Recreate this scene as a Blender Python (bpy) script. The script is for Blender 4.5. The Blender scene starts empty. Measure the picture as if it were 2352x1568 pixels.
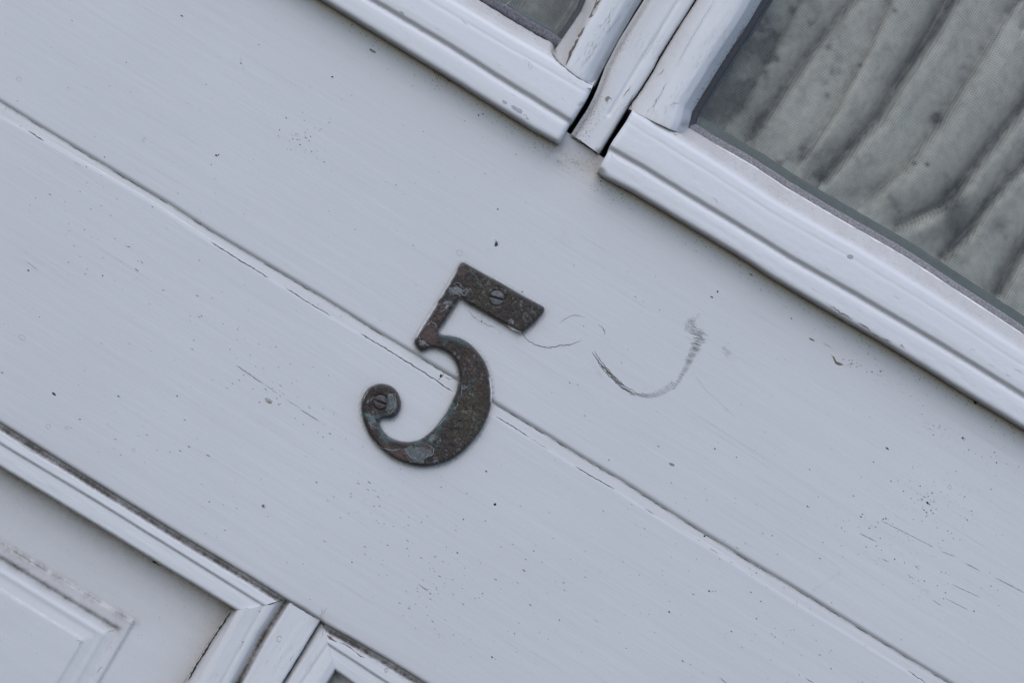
import bpy, math, random
import numpy as np
from mathutils import Vector, Matrix
from mathutils.bvhtree import BVHTree
from mathutils.geometry import delaunay_2d_cdt

# ------------------------------------------------------------------ camera, sky, sun, exposure
S = 0.17e-3                 # metres of door per traced unit
DIST = 0.62                 # camera to door face
TH = math.radians(31.7)     # the camera is rolled by this much
CT, ST = math.cos(TH), math.sin(TH)
CX, CY = 1176.0, 784.0
sc = bpy.context.scene
col = sc.collection

cam_d = bpy.data.cameras.new('camera')
cam = bpy.data.objects.new('camera', cam_d)
col.objects.link(cam)
sc.camera = cam
cam_d.sensor_width = 36
cam_d.lens = 36 * DIST / (2352 * S)
cam_d.clip_start = 0.02
cam_d.clip_end = 50
cam.matrix_world = Matrix(((CT, -ST, 0, 0), (0, 0, -1, -DIST), (ST, CT, 0, 0), (0, 0, 0, 1)))
cam_d.dof.use_dof = True
cam_d.dof.focus_distance = DIST
cam_d.dof.aperture_fstop = 5.6

SUN_EL, SUN_AZ = math.radians(50), math.radians(-28)      # azimuth from the door's outward normal towards its right
world = bpy.data.worlds.new('World')
sc.world = world
world.use_nodes = True
wn = world.node_tree
bg = wn.nodes['Background']
sky = wn.nodes.new('ShaderNodeTexSky')
sky.sky_type = 'NISHITA'
sky.sun_disc = False
sky.sun_elevation = SUN_EL
sky.sun_rotation = math.pi - SUN_AZ
sky.air_density = 1.0
sky.dust_density = 1.5
sky.ozone_density = 1.2
wn.links.new(sky.outputs[0], bg.inputs[0])
bg.inputs[1].default_value = 0.15

sd = bpy.data.lights.new('sun', 'SUN')
sun = bpy.data.objects.new('sun', sd)
col.objects.link(sun)
sd.energy = 0.5
sd.angle = math.radians(60)
sd.color = (1.0, 0.985, 0.96)
sv = Vector((math.sin(SUN_AZ) * math.cos(SUN_EL), -math.cos(SUN_AZ) * math.cos(SUN_EL), math.sin(SUN_EL)))
sun.rotation_euler = sv.to_track_quat('Z', 'Y').to_euler()

sc.view_settings.view_transform = 'Standard'
sc.view_settings.look = 'None'
sc.view_settings.exposure = 0.56
sc.view_settings.gamma = 1.0

# ------------------------------------------------------------------ helpers
rng = np.random.default_rng(7)
random.seed(7)

def UV(x, y):
    x = np.asarray(x, float); y = np.asarray(y, float)
    return (x - CX) * CT + (y - CY) * ST, (x - CX) * ST - (y - CY) * CT

def XY(U, V):
    return CX + U * CT + V * ST, CY + U * ST - V * CT

def W(U, V, h):                       # h in mm in front of the rail face
    k = S * (DIST - h * 1e-3) / DIST
    return np.stack([U * k, -h * 1e-3 + 0 * U, V * k], -1)

def ext_interp(q, a, b):              # piecewise linear with linear extrapolation
    o = np.argsort(a); a = a[o]; b = b[o]
    r = np.interp(q, a, b)
    s0 = (b[1] - b[0]) / (a[1] - a[0]) if len(a) > 1 else 0
    s1 = (b[-1] - b[-2]) / (a[-1] - a[-2]) if len(a) > 1 else 0
    r = np.where(q < a[0], b[0] + (q - a[0]) * np.clip(s0, -.05, .05), r)
    return np.where(q > a[-1], b[-1] + (q - a[-1]) * np.clip(s1, -.05, .05), r)

def _hash(i, j, seed):
    i = i.astype(np.int64); j = j.astype(np.int64)
    n = (i * 374761393 + j * 668265263 + seed * 1442695041) & 0x7fffffff
    n = ((n ^ (n >> 13)) * 1274126177) & 0x7fffffff
    n = n ^ (n >> 16)
    return (n & 0xffffff) / float(0xffffff)

def vnoise(x, y, seed=0):
    xi = np.floor(x); yi = np.floor(y); fx = x - xi; fy = y - yi
    fx = fx * fx * (3 - 2 * fx); fy = fy * fy * (3 - 2 * fy)
    a = _hash(xi, yi, seed); b = _hash(xi + 1, yi, seed)
    c = _hash(xi, yi + 1, seed); d = _hash(xi + 1, yi + 1, seed)
    return (a * (1 - fx) + b * fx) * (1 - fy) + (c * (1 - fx) + d * fx) * fy

def fbm(x, y, seed=0, octv=4):
    s = 0; a = 0.5; t = 0
    for k in range(octv):
        s = s + a * vnoise(x * 2 ** k, y * 2 ** k, seed + k * 17); t += a; a *= 0.5
    return s / t

def pdist(x, y, pts, closed=False):   # distance from points to a polyline, traced units
    pts = np.asarray(pts, float)
    if closed: pts = np.vstack([pts, pts[:1]])
    best = np.full(np.shape(x), 1e9)
    for (ax, ay), (bx, by) in zip(pts[:-1], pts[1:]):
        dx, dy = bx - ax, by - ay
        L = dx * dx + dy * dy + 1e-9
        t = np.clip(((x - ax) * dx + (y - ay) * dy) / L, 0, 1)
        d = np.hypot(x - ax - t * dx, y - ay - t * dy)
        best = np.minimum(best, d)
    return best

def extend(pts, a=900, b=900):        # lengthen a polyline at both ends
    p = [tuple(map(float, q)) for q in pts]
    def go(p0, p1, L):
        d = math.hypot(p0[0] - p1[0], p0[1] - p1[1])
        return (p0[0] + (p0[0] - p1[0]) / d * L, p0[1] + (p0[1] - p1[1]) / d * L)
    out = list(p)
    if a: out = [go(p[0], p[-1], a)] + out
    if b: out = out + [go(p[-1], p[0], b)]
    return out

def sm(a, b, x):
    t = np.clip((x - a) / (b - a), 0, 1); return t * t * (3 - 2 * t)

def gsmooth(a, sig, axis):
    if sig <= 0: return a
    r = int(math.ceil(sig * 3)); k = np.exp(-0.5 * (np.arange(-r, r + 1) / sig) ** 2); k /= k.sum()
    pad = [(0, 0)] * a.ndim; pad[axis] = (r, r)
    ap = np.pad(a, pad, mode='edge')
    out = 0
    for i, w in enumerate(k):
        sl = [slice(None)] * a.ndim; sl[axis] = slice(i, i + a.shape[axis]); out = out + w * ap[tuple(sl)]
    return out

BVH = {}
PEND = {}
def mesh_obj(name, verts, faces, mats, parent=None, attrs=None, smooth=True, mi=None, label=None):
    me = bpy.data.meshes.new(name)
    me.from_pydata([tuple(v) for v in verts], [], faces)
    for m in mats: me.materials.append(m)
    if attrs:
        for k, a in attrs.items():
            at = me.attributes.new(k, 'FLOAT', 'POINT'); at.data.foreach_set('value', np.asarray(a, np.float32))
    if smooth: me.polygons.foreach_set('use_smooth', np.ones(len(me.polygons), bool))
    if mi is not None: me.polygons.foreach_set('material_index', np.asarray(mi, np.int32))
    me.update()
    o = bpy.data.objects.new(name, me)
    col.objects.link(o)
    if parent is not None: o.parent = parent
    if label: o['label'] = label
    return o

def grid_faces(n, m, flip=False, base=0):
    i, j = np.meshgrid(np.arange(n - 1), np.arange(m - 1), indexing='ij')
    a = (i * m + j).ravel() + base
    f = np.stack([a, a + 1, a + m + 1, a + m], -1)
    return f[:, ::-1] if flip else f

def sheet(name, X, Y, H, mat, parent, dirt_shade=None, tan=None, back=-14, marks=None, label=None, worldoff=None):
    """A solid part from a grid of traced positions X, Y and heights H (mm): front face and side walls to depth back."""
    U, V = UV(X, Y)
    P = W(U, V, H)
    n, m = X.shape
    flip = False
    e1 = P[0, 1] - P[0, 0]; e2 = P[1, 0] - P[0, 0]
    mid = (n // 2, m // 2)
    e1 = P[mid[0], mid[1] + 1 if m > mid[1] + 1 else mid[1]] - P[mid]; e2 = P[min(mid[0] + 1, n - 1), mid[1]] - P[mid]
    if np.cross(e1, e2)[1] > 0: flip = True
    verts = P.reshape(-1, 3)
    faces = grid_faces(n, m, flip)
    D = (dirt_shade if dirt_shade is not None else np.zeros_like(X)).ravel()
    T = (tan if tan is not None else np.zeros_like(X)).ravel()
    vs = [verts]; fs = [faces]; Ds = [D]; Ts = [T]; base = len(verts)
    ring = np.concatenate([np.arange(m), np.arange(1, n) * m + m - 1, (n - 1) * m + np.arange(m - 2, -1, -1), np.arange(n - 2, 0, -1) * m])
    r0 = verts[ring]; r1 = r0.copy(); r1[:, 1] = np.maximum(r1[:, 1], -back * 1e-3)
    k = len(ring)
    vs += [r0, r1]; Ds += [D[ring], np.clip(D[ring] * .6 + .25, 0, 1)]; Ts += [T[ring], T[ring]]
    a = np.arange(k); b = (a + 1) % k
    q = np.stack([base + a, base + k + a, base + k + b, base + b], -1)
    fs.append(q if not flip else q[:, ::-1])
    fs = np.vstack(fs)
    Vt = np.vstack(vs); Dt = np.concatenate(Ds); Tt = np.concatenate(Ts)
    mi = np.zeros(len(fs), int)
    mats = [mat]
    faces_l = fs.tolist()
    if marks:
        bvh = BVHTree.FromPolygons([Vector(v) for v in verts.tolist()], faces.tolist())
        mats_used = []
        mv = []; mf = []; mm = []
        o0 = Vector((0, -DIST, 0))
        nb = len(Vt)
        last = None
        for poly, mt, lift in marks:
            if mt not in mats_used: mats_used.append(mt)
            pv = []
            ok = True
            for (x, y) in poly:
                u, v = UV(x, y)
                p = W(u, v, 0.0)
                d = (Vector(p) - o0).normalized()
                hit, nor, idx, dd = bvh.ray_cast(o0, d)
                if hit is None:                      # just past the part's edge: keep the height of the neighbouring point
                    if last is None or (last[0] - x) ** 2 + (last[1] - y) ** 2 > 400: ok = False; break
                    hit = o0 + d * ((last[2] + DIST) / d.y); nor = Vector((0, -1, 0))
                else: last = (x, y, hit.y)
                if nor.dot(d) > 0: nor = -nor
                pv.append(hit + nor * lift * 1e-3)
            if not ok: continue
            i0 = nb + len(mv)
            mv += pv
            kind = len(poly)
            mf.append(list(range(i0, i0 + kind))); mm.append(1 + mats_used.index(mt))
        if mv:
            Vt = np.vstack([Vt, np.array([tuple(v) for v in mv])])
            Dt = np.concatenate([Dt, np.zeros(len(mv))]); Tt = np.concatenate([Tt, np.zeros(len(mv))])
            faces_l += mf; mi = np.concatenate([mi, mm])
            mats += mats_used
    o = mesh_obj(name, Vt, faces_l, mats, parent, {'dirt_shade': Dt, 'tan': Tt}, True, mi, label)
    return o

def loft(rails, axis, lo, hi, step=3.0, across=2.2, sig=2.0, hmod=None, wob=0.12, seed=1, wobv=0.8):
    """rails: (polyline, shift, h). Sampled along axis from lo to hi (number or traced line); returns X, Y, H grids."""
    fn = []
    for pts, sh, h in rails:
        p = np.asarray(pts, float)
        U, V = UV(p[:, 0], p[:, 1])
        if axis == 'u': fn.append((U, V - sh, h))
        else: fn.append((V, U + sh, h))
    def limit(L, other):
        if not isinstance(L, (list, tuple)): return np.full(len(other), float(L))
        p = np.asarray(L, float); U, V = UV(p[:, 0], p[:, 1])
        a, b = (V, U) if axis == 'u' else (U, V)
        o = np.argsort(a)
        return np.interp(other, a[o], b[o])
    def lim_iter(L):
        t = np.zeros(len(fn)) if isinstance(L, (list, tuple)) else np.full(len(fn), float(L))
        if isinstance(L, (list, tuple)):
            p = np.asarray(L, float); U, V = UV(p[:, 0], p[:, 1]); t[:] = (U if axis == 'u' else V).mean()
            for _ in range(6):
                other = np.array([ext_interp(np.array([t[k]]), f[0], f[1])[0] for k, f in enumerate(fn)])
                t = limit(L, other)
        return t
    A = lim_iter(lo); B = lim_iter(hi)
    n = max(8, int(abs((B - A)).max() / step))
    tt = np.linspace(0, 1, n)
    T = A[:, None] + (B - A)[:, None] * tt[None]
    O = np.array([ext_interp(T[k], f[0], f[1]) for k, f in enumerate(fn)])
    Hh = np.array([f[2] for f in fn], float)
    gap = np.abs(np.diff(O, axis=0)).mean(1)
    gap = np.maximum(gap, np.abs(np.diff(Hh)) / (S * 1e3) * 0.6)
    acc = np.concatenate([[0], np.cumsum(gap)])
    m = max(4, int(acc[-1] / across))
    r = np.linspace(0, acc[-1], m)
    Tg = np.array([np.interp(r, acc, T[:, j]) for j in range(n)]).T
    Og = np.array([np.interp(r, acc, O[:, j]) for j in range(n)]).T
    Hg = np.repeat(np.interp(r, acc, Hh)[:, None], n, 1)
    Hs = gsmooth(Hg, sig, 0)
    e = np.minimum(np.arange(m), np.arange(m)[::-1])[:, None]
    Hg = Hs
    if wobv: Og = Og + wobv * (fbm(Tg / 46, Og * 0 + seed, seed, 3) - .5) * 2
    Hg = Hg + wob * (fbm(Tg / 60, Og / 9, seed + 3, 3) - .5) * 2
    if axis == 'u': X, Y = XY(Tg, Og)
    else: X, Y = XY(Og, Tg)
    if hmod is not None: Hg = hmod(X, Y, Hg)
    return X, Y, Hg

# ---- marks: thin painted or worn shapes lying on a part's surface
def ribbon(pts, w, mt, jit=0.6, lift=.04, taper=True, seg=5):
    P = [np.array(p, float) for p in pts]
    out = []
    for a, b in zip(P[:-1], P[1:]):
        k = max(1, int(np.hypot(*(b - a)) / seg))
        for i in range(k): out.append(a + (b - a) * i / k)
    out.append(P[-1])
    out = np.array(out)
    out[1:-1] += rng.normal(0, jit, out[1:-1].shape)
    d = np.gradient(out, axis=0) if len(out) > 2 else np.repeat((out[1:] - out[:-1]), 2, 0)
    nn = np.stack([-d[:, 1], d[:, 0]], -1); nn /= np.linalg.norm(nn, axis=1)[:, None] + 1e-9
    ww = w * (0.65 + 0.7 * rng.random(len(out))) / 2
    if taper: ww = ww * np.clip(np.minimum(np.arange(len(out)) + .3, len(out) - .7 - np.arange(len(out))) / 2.5, .15, 1)
    L = out + nn * ww[:, None]; R = out - nn * ww[:, None]
    return [([tuple(L[i]), tuple(L[i + 1]), tuple(R[i + 1]), tuple(R[i])], mt, lift) for i in range(len(out) - 1)]

def blob(x, y, a, b, ang, mt, k=7, irr=.25, lift=.05):
    t = np.linspace(0, 2 * math.pi, k, endpoint=False) + rng.random() * 3
    r = 1 + irr * rng.normal(size=k)
    px = np.cos(t) * a * r; py = np.sin(t) * b * r
    c, s = math.cos(ang), math.sin(ang)
    return [([(x + px[i] * c - py[i] * s, y + px[i] * s + py[i] * c) for i in range(k)], mt, lift)]

def patch(pts, mt, lift=.05): return [(pts, mt, lift)]

# ------------------------------------------------------------------ materials
def newmat(name):
    m = bpy.data.materials.new(name); m.use_nodes = True
    nt = m.node_tree; b = nt.nodes['Principled BSDF']
    return m, nt, b

def noise(nt, co, scale, detail=4, rough=.6, mapping=None, dist=0):
    n = nt.nodes.new('ShaderNodeTexNoise')
    n.inputs['Scale'].default_value = scale; n.inputs['Detail'].default_value = detail
    n.inputs['Roughness'].default_value = rough; n.inputs['Distortion'].default_value = dist
    if mapping:
        mp = nt.nodes.new('ShaderNodeMapping'); mp.inputs['Scale'].default_value = mapping
        nt.links.new(co, mp.inputs[0]); co = mp.outputs[0]
    nt.links.new(co, n.inputs['Vector'])
    return n.outputs['Fac']

def ramp(nt, fac, a, b, lo=0.0, hi=1.0):
    n = nt.nodes.new('ShaderNodeMapRange'); n.inputs[1].default_value = a; n.inputs[2].default_value = b
    n.inputs[3].default_value = lo; n.inputs[4].default_value = hi; n.clamp = True
    nt.links.new(fac, n.inputs[0]); return n.outputs[0]

def mth(nt, op, a, b=None):
    n = nt.nodes.new('ShaderNodeMath'); n.operation = op
    for i, v in enumerate((a, b)):
        if v is None: continue
        if isinstance(v, (int, float)): n.inputs[i].default_value = v
        else: nt.links.new(v, n.inputs[i])
    return n.outputs[0]

def mix(nt, fac, a, b):
    n = nt.nodes.new('ShaderNodeMix'); n.data_type = 'RGBA'
    if isinstance(fac, (int, float)): n.inputs[0].default_value = fac
    else: nt.links.new(fac, n.inputs[0])
    for i, v in ((6, a), (7, b)):
        if isinstance(v, tuple): n.inputs[i].default_value = (*v, 1)
        else: nt.links.new(v, n.inputs[i])
    return n.outputs[2]

def attr(nt, name):
    n = nt.nodes.new('ShaderNodeAttribute'); n.attribute_name = name; return n.outputs['Fac']

PAINT = (0.585, 0.600, 0.634)
def paint(name, grain='u', base=PAINT, bump=.25, rough=.42, crack=0.0):
    m, nt, b = newmat(name)
    tc = nt.nodes.new('ShaderNodeTexCoord').outputs['Object']
    st = (.22, 1, 3.2) if grain == 'u' else (3.2, 1, .22)
    big = noise(nt, tc, 9, 3, .5)
    strk = noise(nt, tc, 60, 5, .6, st)
    strk2 = noise(nt, tc, 190, 3, .6, st)
    fine = noise(nt, tc, 1600, 2, .5)
    c = mix(nt, ramp(nt, big, .3, .7), tuple(v * .955 for v in base), tuple(v * 1.03 for v in base))
    c = mix(nt, ramp(nt, strk, .3, .75, 0, .7), c, tuple(v * .93 for v in base))
    c = mix(nt, ramp(nt, fine, .35, .7, 0, .4), c, tuple(v * .90 for v in base))
    # tan dust film; also warms the shade painted beneath panel mouldings
    tn = noise(nt, tc, 420, 4, .65)
    tf = mth(nt, 'MULTIPLY', attr(nt, 'tan'), ramp(nt, tn, .25, .7, .7, 1.1))
    c = mix(nt, mth(nt, 'MINIMUM', tf, 1.0), c, (0.385, 0.36, 0.335))
    tn2 = noise(nt, tc, 1500, 2, .5)
    tsp = mth(nt, 'MULTIPLY', ramp(nt, tn2, .62, .72), ramp(nt, attr(nt, 'tan'), .15, .9, 0, .55))
    c = mix(nt, tsp, c, (0.12, 0.11, 0.10))
    # brown grime, plus shade painted under mouldings and round the numeral
    dn = noise(nt, tc, 700, 5, .7)
    dn2 = noise(nt, tc, 90, 3, .6)
    df = mth(nt, 'ADD', attr(nt, 'dirt_shade'), mth(nt, 'MULTIPLY', mth(nt, 'SUBTRACT', dn, .5), ramp(nt, attr(nt, 'dirt_shade'), 0, .35, 0, 1.1)))
    df = mth(nt, 'ADD', df, mth(nt, 'MULTIPLY', mth(nt, 'SUBTRACT', dn2, .5), ramp(nt, attr(nt, 'dirt_shade'), 0, .35, 0, .6)))
    c = mix(nt, ramp(nt, df, .04, .95), c, (0.060, 0.050, 0.041))
    if crack:
        cr = noise(nt, tc, 120, 4, .7, (7, 1, 1) if grain == 'v' else (1, 1, 7), .6)
        line = mth(nt, 'LESS_THAN', mth(nt, 'ABSOLUTE', mth(nt, 'SUBTRACT', cr, .5)), .006)
        msk = ramp(nt, noise(nt, tc, 60, 3, .6), .5, .62)
        c = mix(nt, mth(nt, 'MULTIPLY', mth(nt, 'MULTIPLY', line, msk), crack), c, (.12, .11, .11))
    nt.links.new(c, b.inputs['Base Color'])
    b.inputs['Roughness'].default_value = rough
    b.inputs['Specular IOR Level'].default_value = .4
    hgt = mth(nt, 'ADD', mth(nt, 'MULTIPLY', strk, 1.0), mth(nt, 'MULTIPLY', strk2, .45))
    hgt = mth(nt, 'ADD', hgt, mth(nt, 'MULTIPLY', noise(nt, tc, 260, 3, .5), .25))
    bp = nt.nodes.new('ShaderNodeBump'); bp.inputs['Strength'].default_value = bump; bp.inputs['Distance'].default_value = .0006
    nt.links.new(hgt, bp.inputs['Height']); nt.links.new(bp.outputs[0], b.inputs['Normal'])
    return m

def flat(name, c, rough=.8, var=.3, scale=900):
    m, nt, b = newmat(name)
    tc = nt.nodes.new('ShaderNodeTexCoord').outputs['Object']
    f = ramp(nt, noise(nt, tc, scale, 3, .6), .3, .7)
    nt.links.new(mix(nt, f, tuple(v * (1 - var) for v in c), tuple(v * (1 + var) for v in c)), b.inputs['Base Color'])
    b.inputs['Roughness'].default_value = rough
    return m

M_BOARD = paint('board_paint', 'u', bump=.15)
M_BAR = paint('bar_paint', 'u', tuple(v * 1.09 for v in PAINT), bump=.035, rough=.42)
M_STILE = paint('stile_paint', 'v', tuple(v * 1.10 for v in PAINT), bump=.06, crack=.5)
M_MOULD = paint('moulding_paint', 'u', tuple(v * 1.06 for v in PAINT), bump=.04)
M_MOULDV = paint('moulding_paint_upright', 'v', tuple(v * 1.07 for v in PAINT), bump=.04)
M_PANEL = paint('panel_paint', 'u', tuple(v * 1.0 for v in PAINT), bump=.12)
K_BLACK = flat('crack_black', (.012, .011, .012), .9)
K_DARK = flat('speck_dark', (.055, .05, .048), .85)
K_GREY = flat('scuff_grey', (.15, .15, .155), .8)
K_FAINT = flat('scuff_faint', (.36, .365, .38), .7, .12)
K_STREAK = flat('brush_streak', (.50, .51, .545), .55, .05)
K_BROWN = flat('bare_wood', (.15, .12, .10), .85, .35, 600)
K_CHIP = flat('old_paint_chip', (.36, .36, .385), .6, .08)
K_WHITE = flat('fresh_paint_lip', (.78, .78, .77), .5, .03)
K_TAN = flat('seed_husk', (.24, .21, .18), .8)

# ------------------------------------------------------------------ traced lines
NOSE_L = [(741, 0), (995, 156), (1041, 184), (1225, 298), (1282, 330)]
COVE_L = [(848, 0), (1022, 103), (1178, 202), (1225, 230), (1306, 281)]
CREASE_L = [(1037, 0), (1132, 56), (1194, 92), (1268, 134)]
GLASS_L = [(1105, 0), (1172, 41), (1233, 77), (1276, 100)]
END_L = [(1380, 160), (1366, 188), (1356, 210), (1344, 236), (1333, 246), (1333, 250), (1318, 274), (1304, 293), (1296, 310), (1283, 330), (1276, 344)]
JOINT_L = [(1240, 95), (1268, 118), (1280, 138), (1298, 155), (1331, 181), (1364, 197), (1390, 212)]
NOSE_R = [(1376, 391), (1391, 408), (1455, 441), (1541, 493), (1691, 582), (1771, 635), (1888, 704), (2005, 772), (2122, 843), (2240, 916), (2352, 984)]
COVE_R = [(1399, 344), (1476, 387), (1562, 441), (1691, 518), (1810, 592), (1966, 680), (2122, 772), (2240, 843), (2352, 913)]
CREASE_R = [(1440, 245), (1532, 303), (1648, 374), (1790, 466), (1978, 572), (2122, 660), (2240, 735), (2352, 807)]
GLASS_R = [(1588, 294), (1648, 331), (1734, 380), (1806, 429), (1927, 499), (2083, 589), (2220, 679), (2352, 765)]
END_R = [(1480, 210), (1451, 256), (1432, 290), (1402, 331), (1396, 350), (1383, 372), (1374, 392), (1366, 410)]
JOINT_R = [(1440, 248), (1457, 257), (1498, 278), (1537, 296), (1600, 322)]
BOARD_TOP = extend([(741, -48), (1041, 136), (1280, 288), (1306, 306), (1345, 331), (1380, 358), (1400, 372), (1541, 458), (2352, 952)], 900, 700)
GRV_TOP = extend([(0, 232), (129, 311.6), (258, 389), (387, 466), (494, 535), (645, 625), (735, 678), (883, 770), (1054, 872), (1132, 922), (1254, 996), (1347, 1054),
           (1433, 1105), (1568, 1192), (1727, 1290), (1861, 1370), (1996, 1454), (2096, 1515), (2184, 1568)], 600, 500)
GRV_BOT = extend([(0, 266), (64, 301), (172, 363), (344, 462), (486, 556), (619, 638), (756, 724), (828, 766), (920, 820), (1004, 874), (1043, 900), (1137, 955), (1217, 1004),
           (1347, 1085), (1413, 1122), (1501, 1180), (1650, 1270), (1794, 1362), (1996, 1484), (2130, 1568)], 600, 500)
LOW_L = [(0, 972), (207, 1101), (414, 1229), (580, 1329), (658, 1378)]
LOW_M = [(664, 1381), (697, 1399), (730, 1421), (745, 1433)]
LOW_R = [(745, 1433), (810, 1469), (888, 1514), (964, 1561)]
BOARD_BOT = extend(LOW_L + LOW_M[1:] + LOW_R[1:], 700, 1300)
ULO, UHI = -1720, 1720
VHI, VLO = 1560, -1560

door = bpy.data.objects.new('panelled_door', None)
col.objects.link(door)
door['label'] = 'white painted wooden door with window sashes above and recessed panels below'
door['category'] = 'front door'

# ------------------------------------------------------------------ specks and scuffs of the boards
def grain_speck(x, y, L, w, mt): return blob(x, y, L, w, TH + rng.normal(0, .12), mt, 6, .2)
def scatter(n, region, mts, smin=.5, smax=1.3, el=1.0):
    out = []
    for _ in range(n):
        x, y = region()
        s = smin + (smax - smin) * rng.random() ** 4
        out += grain_speck(x, y, s * (1 + el * rng.random()), s, mts[rng.integers(len(mts))])
    return out
def cluster(cx, cy, sx, sy):
    def f():
        a, b = rng.normal(0, sx), rng.normal(0, sy)
        return cx + a * CT - b * ST, cy + a * ST + b * CT
    return f
def anywhere(): return rng.random() * 2352, rng.random() * 1568

marks_up, marks_lo = [], []
both = []
both += scatter(560, anywhere, [K_GREY, K_FAINT, K_GREY, K_DARK], .45, 1.3, 1.6)
both += scatter(90, anywhere, [K_DARK], .7, 1.7, .8)
for c in [(210, 500, 160, 60), (520, 770, 170, 50), (640, 900, 120, 40), (1010, 1330, 110, 60), (1000, 1360, 60, 35), (1600, 1260, 150, 70), (1850, 1500, 120, 50), (1250, 1330, 200, 70), (420, 1100, 200, 60), (870, 1150, 60, 40)]:
    both += scatter(38, cluster(*c), [K_GREY, K_DARK, K_GREY], .5, 1.1, 4.5)
for c in [(2150, 1160, 60, 60), (2250, 1130, 50, 60), (2130, 1150, 16, 22), (2190, 1010, 60, 12), (2020, 860, 70, 10), (860, 75, 25, 14), (2060, 1250, 100, 40), (2170, 1300, 120, 50), (1110, 230, 70, 18), (690, 330, 30, 30), (1980, 1180, 80, 60)]:
    both += scatter(45, cluster(*c), [K_DARK, K_GREY], .45, 1.6, .8)
# long grain cracks at the far right
for a, b, w in [((2023, 1194), (2145, 1256), 1.0), ((1973, 1223), (2014, 1244), 1.3), ((2160, 1264), (2195, 1278), 1.0), ((2216, 1292), (2253, 1311), 1.3), ((2285, 1325), (2352, 1360), 1.3),
                ((2023, 1280), (2043, 1291), 1.3), ((2185, 1340), (2253, 1372), 1.0), ((2083, 1317), (2102, 1330), .9), ((2100, 1297), (2112, 1308), 1), ((2140, 1375), (2165, 1392), 1),
                ((2170, 1372), (2225, 1400), .8), ((542, 838), (606, 882), 1.3), ((606, 882), (640, 905), .8), ((690, 940), (735, 968), 1.3), ((655, 915), (690, 938), .7), ((960, 1340), (985, 1358), 1.3),
                ((1850, 1556), (1870, 1568), 1.4), ((1652, 1555), (1675, 1572), 1.3), ((1362, 1420), (1376, 1428), .9), ((1524, 1553), (1532, 1558), 1), ((60, 600), (90, 622), .8)]:
    both += ribbon([a, b], w, K_DARK if (w > 1.1 and a[0] < 1900) else K_GREY, .35)
for x, y, a, b, mt in [(763, 177, 2.6, 2.0, K_BLACK), (497, 357, 3.6, 1.8, K_BLACK), (502, 356, 2, 1.6, K_DARK), (65, 621, 2.4, 1.6, K_BLACK), (236, 633, 1.4, 2.2, K_BLACK), (1140, 561, 4.2, 5.0, K_DARK),
                       (1137, 1157, 3.6, 3.0, K_BLACK), (1064, 1192, 1.6, 1.4, K_BLACK), (1648, 670, 2.4, 2.0, K_BLACK), (1635, 682, 3.2, 2.2, K_DARK), (1725, 631, 6.0, 1.3, K_DARK), (1130, 1508, 2.6, 1.6, K_BLACK),
                       (1537, 1404, 2.8, 1.4, K_BLACK), (1543, 1066, 6.8, 3.0, K_TAN), (2130, 1154, 2.8, 2.6, K_BLACK), (124, 904, 4.6, 2.6, K_DARK), (727, 1107, 1.8, 1.4, K_BLACK), (407, 909, 1.4, 1.9, K_DARK),
                       (616, 919, 9, 6, K_FAINT), (619, 923, 5, 3, K_TAN), (1978, 1186, 2.4, 1.4, K_BLACK), (1642, 1030, 2.1, 1.6, K_DARK), (2038, 1030, 5, 2, K_DARK), (1345, 235, 1, 1, K_DARK), (418, 37, 3.5, 1.5, K_DARK),
                       (857, 118, 8, 2.5, K_GREY), (1099, 265, 2.0, 2.0, K_DARK), (605, 1161, 4, 3, K_GREY), (2240, 925, 4, 4, K_DARK), (2211, 1005, 3.6, 1.6, K_DARK), (1865, 780, 8, 1.4, K_DARK)]:
    both += blob(x, y, a, b, TH, mt, 8, .18)
# small rings and scribbles
def ring(x, y, a, b, ang, mt, w=.7):
    t = np.linspace(.3, 2 * math.pi * .93, 12)
    return ribbon([(x + a * math.cos(q) * math.cos(ang) - b * math.sin(q) * math.sin(ang), y + a * math.cos(q) * math.sin(ang) + b * math.sin(q) * math.cos(ang)) for q in t], w, mt, .2, .04, False, 3)
for x, y, a, b in [(1056, 581, 8, 6), (682, 310, 4, 3), (111, 979, 6, 5), (154, 983, 4.5, 3), (307, 1033, 3.5, 4), (607, 1162, 5, 4), (1142, 558, 5, 4), (2214, 1007, 4, 3), (2181, 1118, 4, 4), (44, 182, 6, 4), (52, 775, 9, 5), (331, 321, 3, 5)]:
    both += ring(x, y, a, b, TH, K_FAINT, .9)
for _ in range(9):
    t = rng.random(); x0 = 549 + 10 * t + rng.normal(0, 2); y0 = 124 + 34 * t
    both += ribbon([(x0, y0), (x0 + 4, y0 + 8)], .8, K_GREY, .4)
for _ in range(14):
    x0 = 1287 + rng.random() * 14; y0 = 522 + rng.random() * 36
    both += ribbon([(x0, y0), (x0 + 3 + 4 * rng.random(), y0 + 8)], .7, K_FAINT, .5)
for _ in range(14):
    x0 = 2108 + rng.random() * 24; y0 = 1352 + rng.random() * 18
    both += ribbon([(x0, y0), (x0 + 5, y0 + 6 * rng.normal())], .8, K_GREY, .3)
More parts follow.
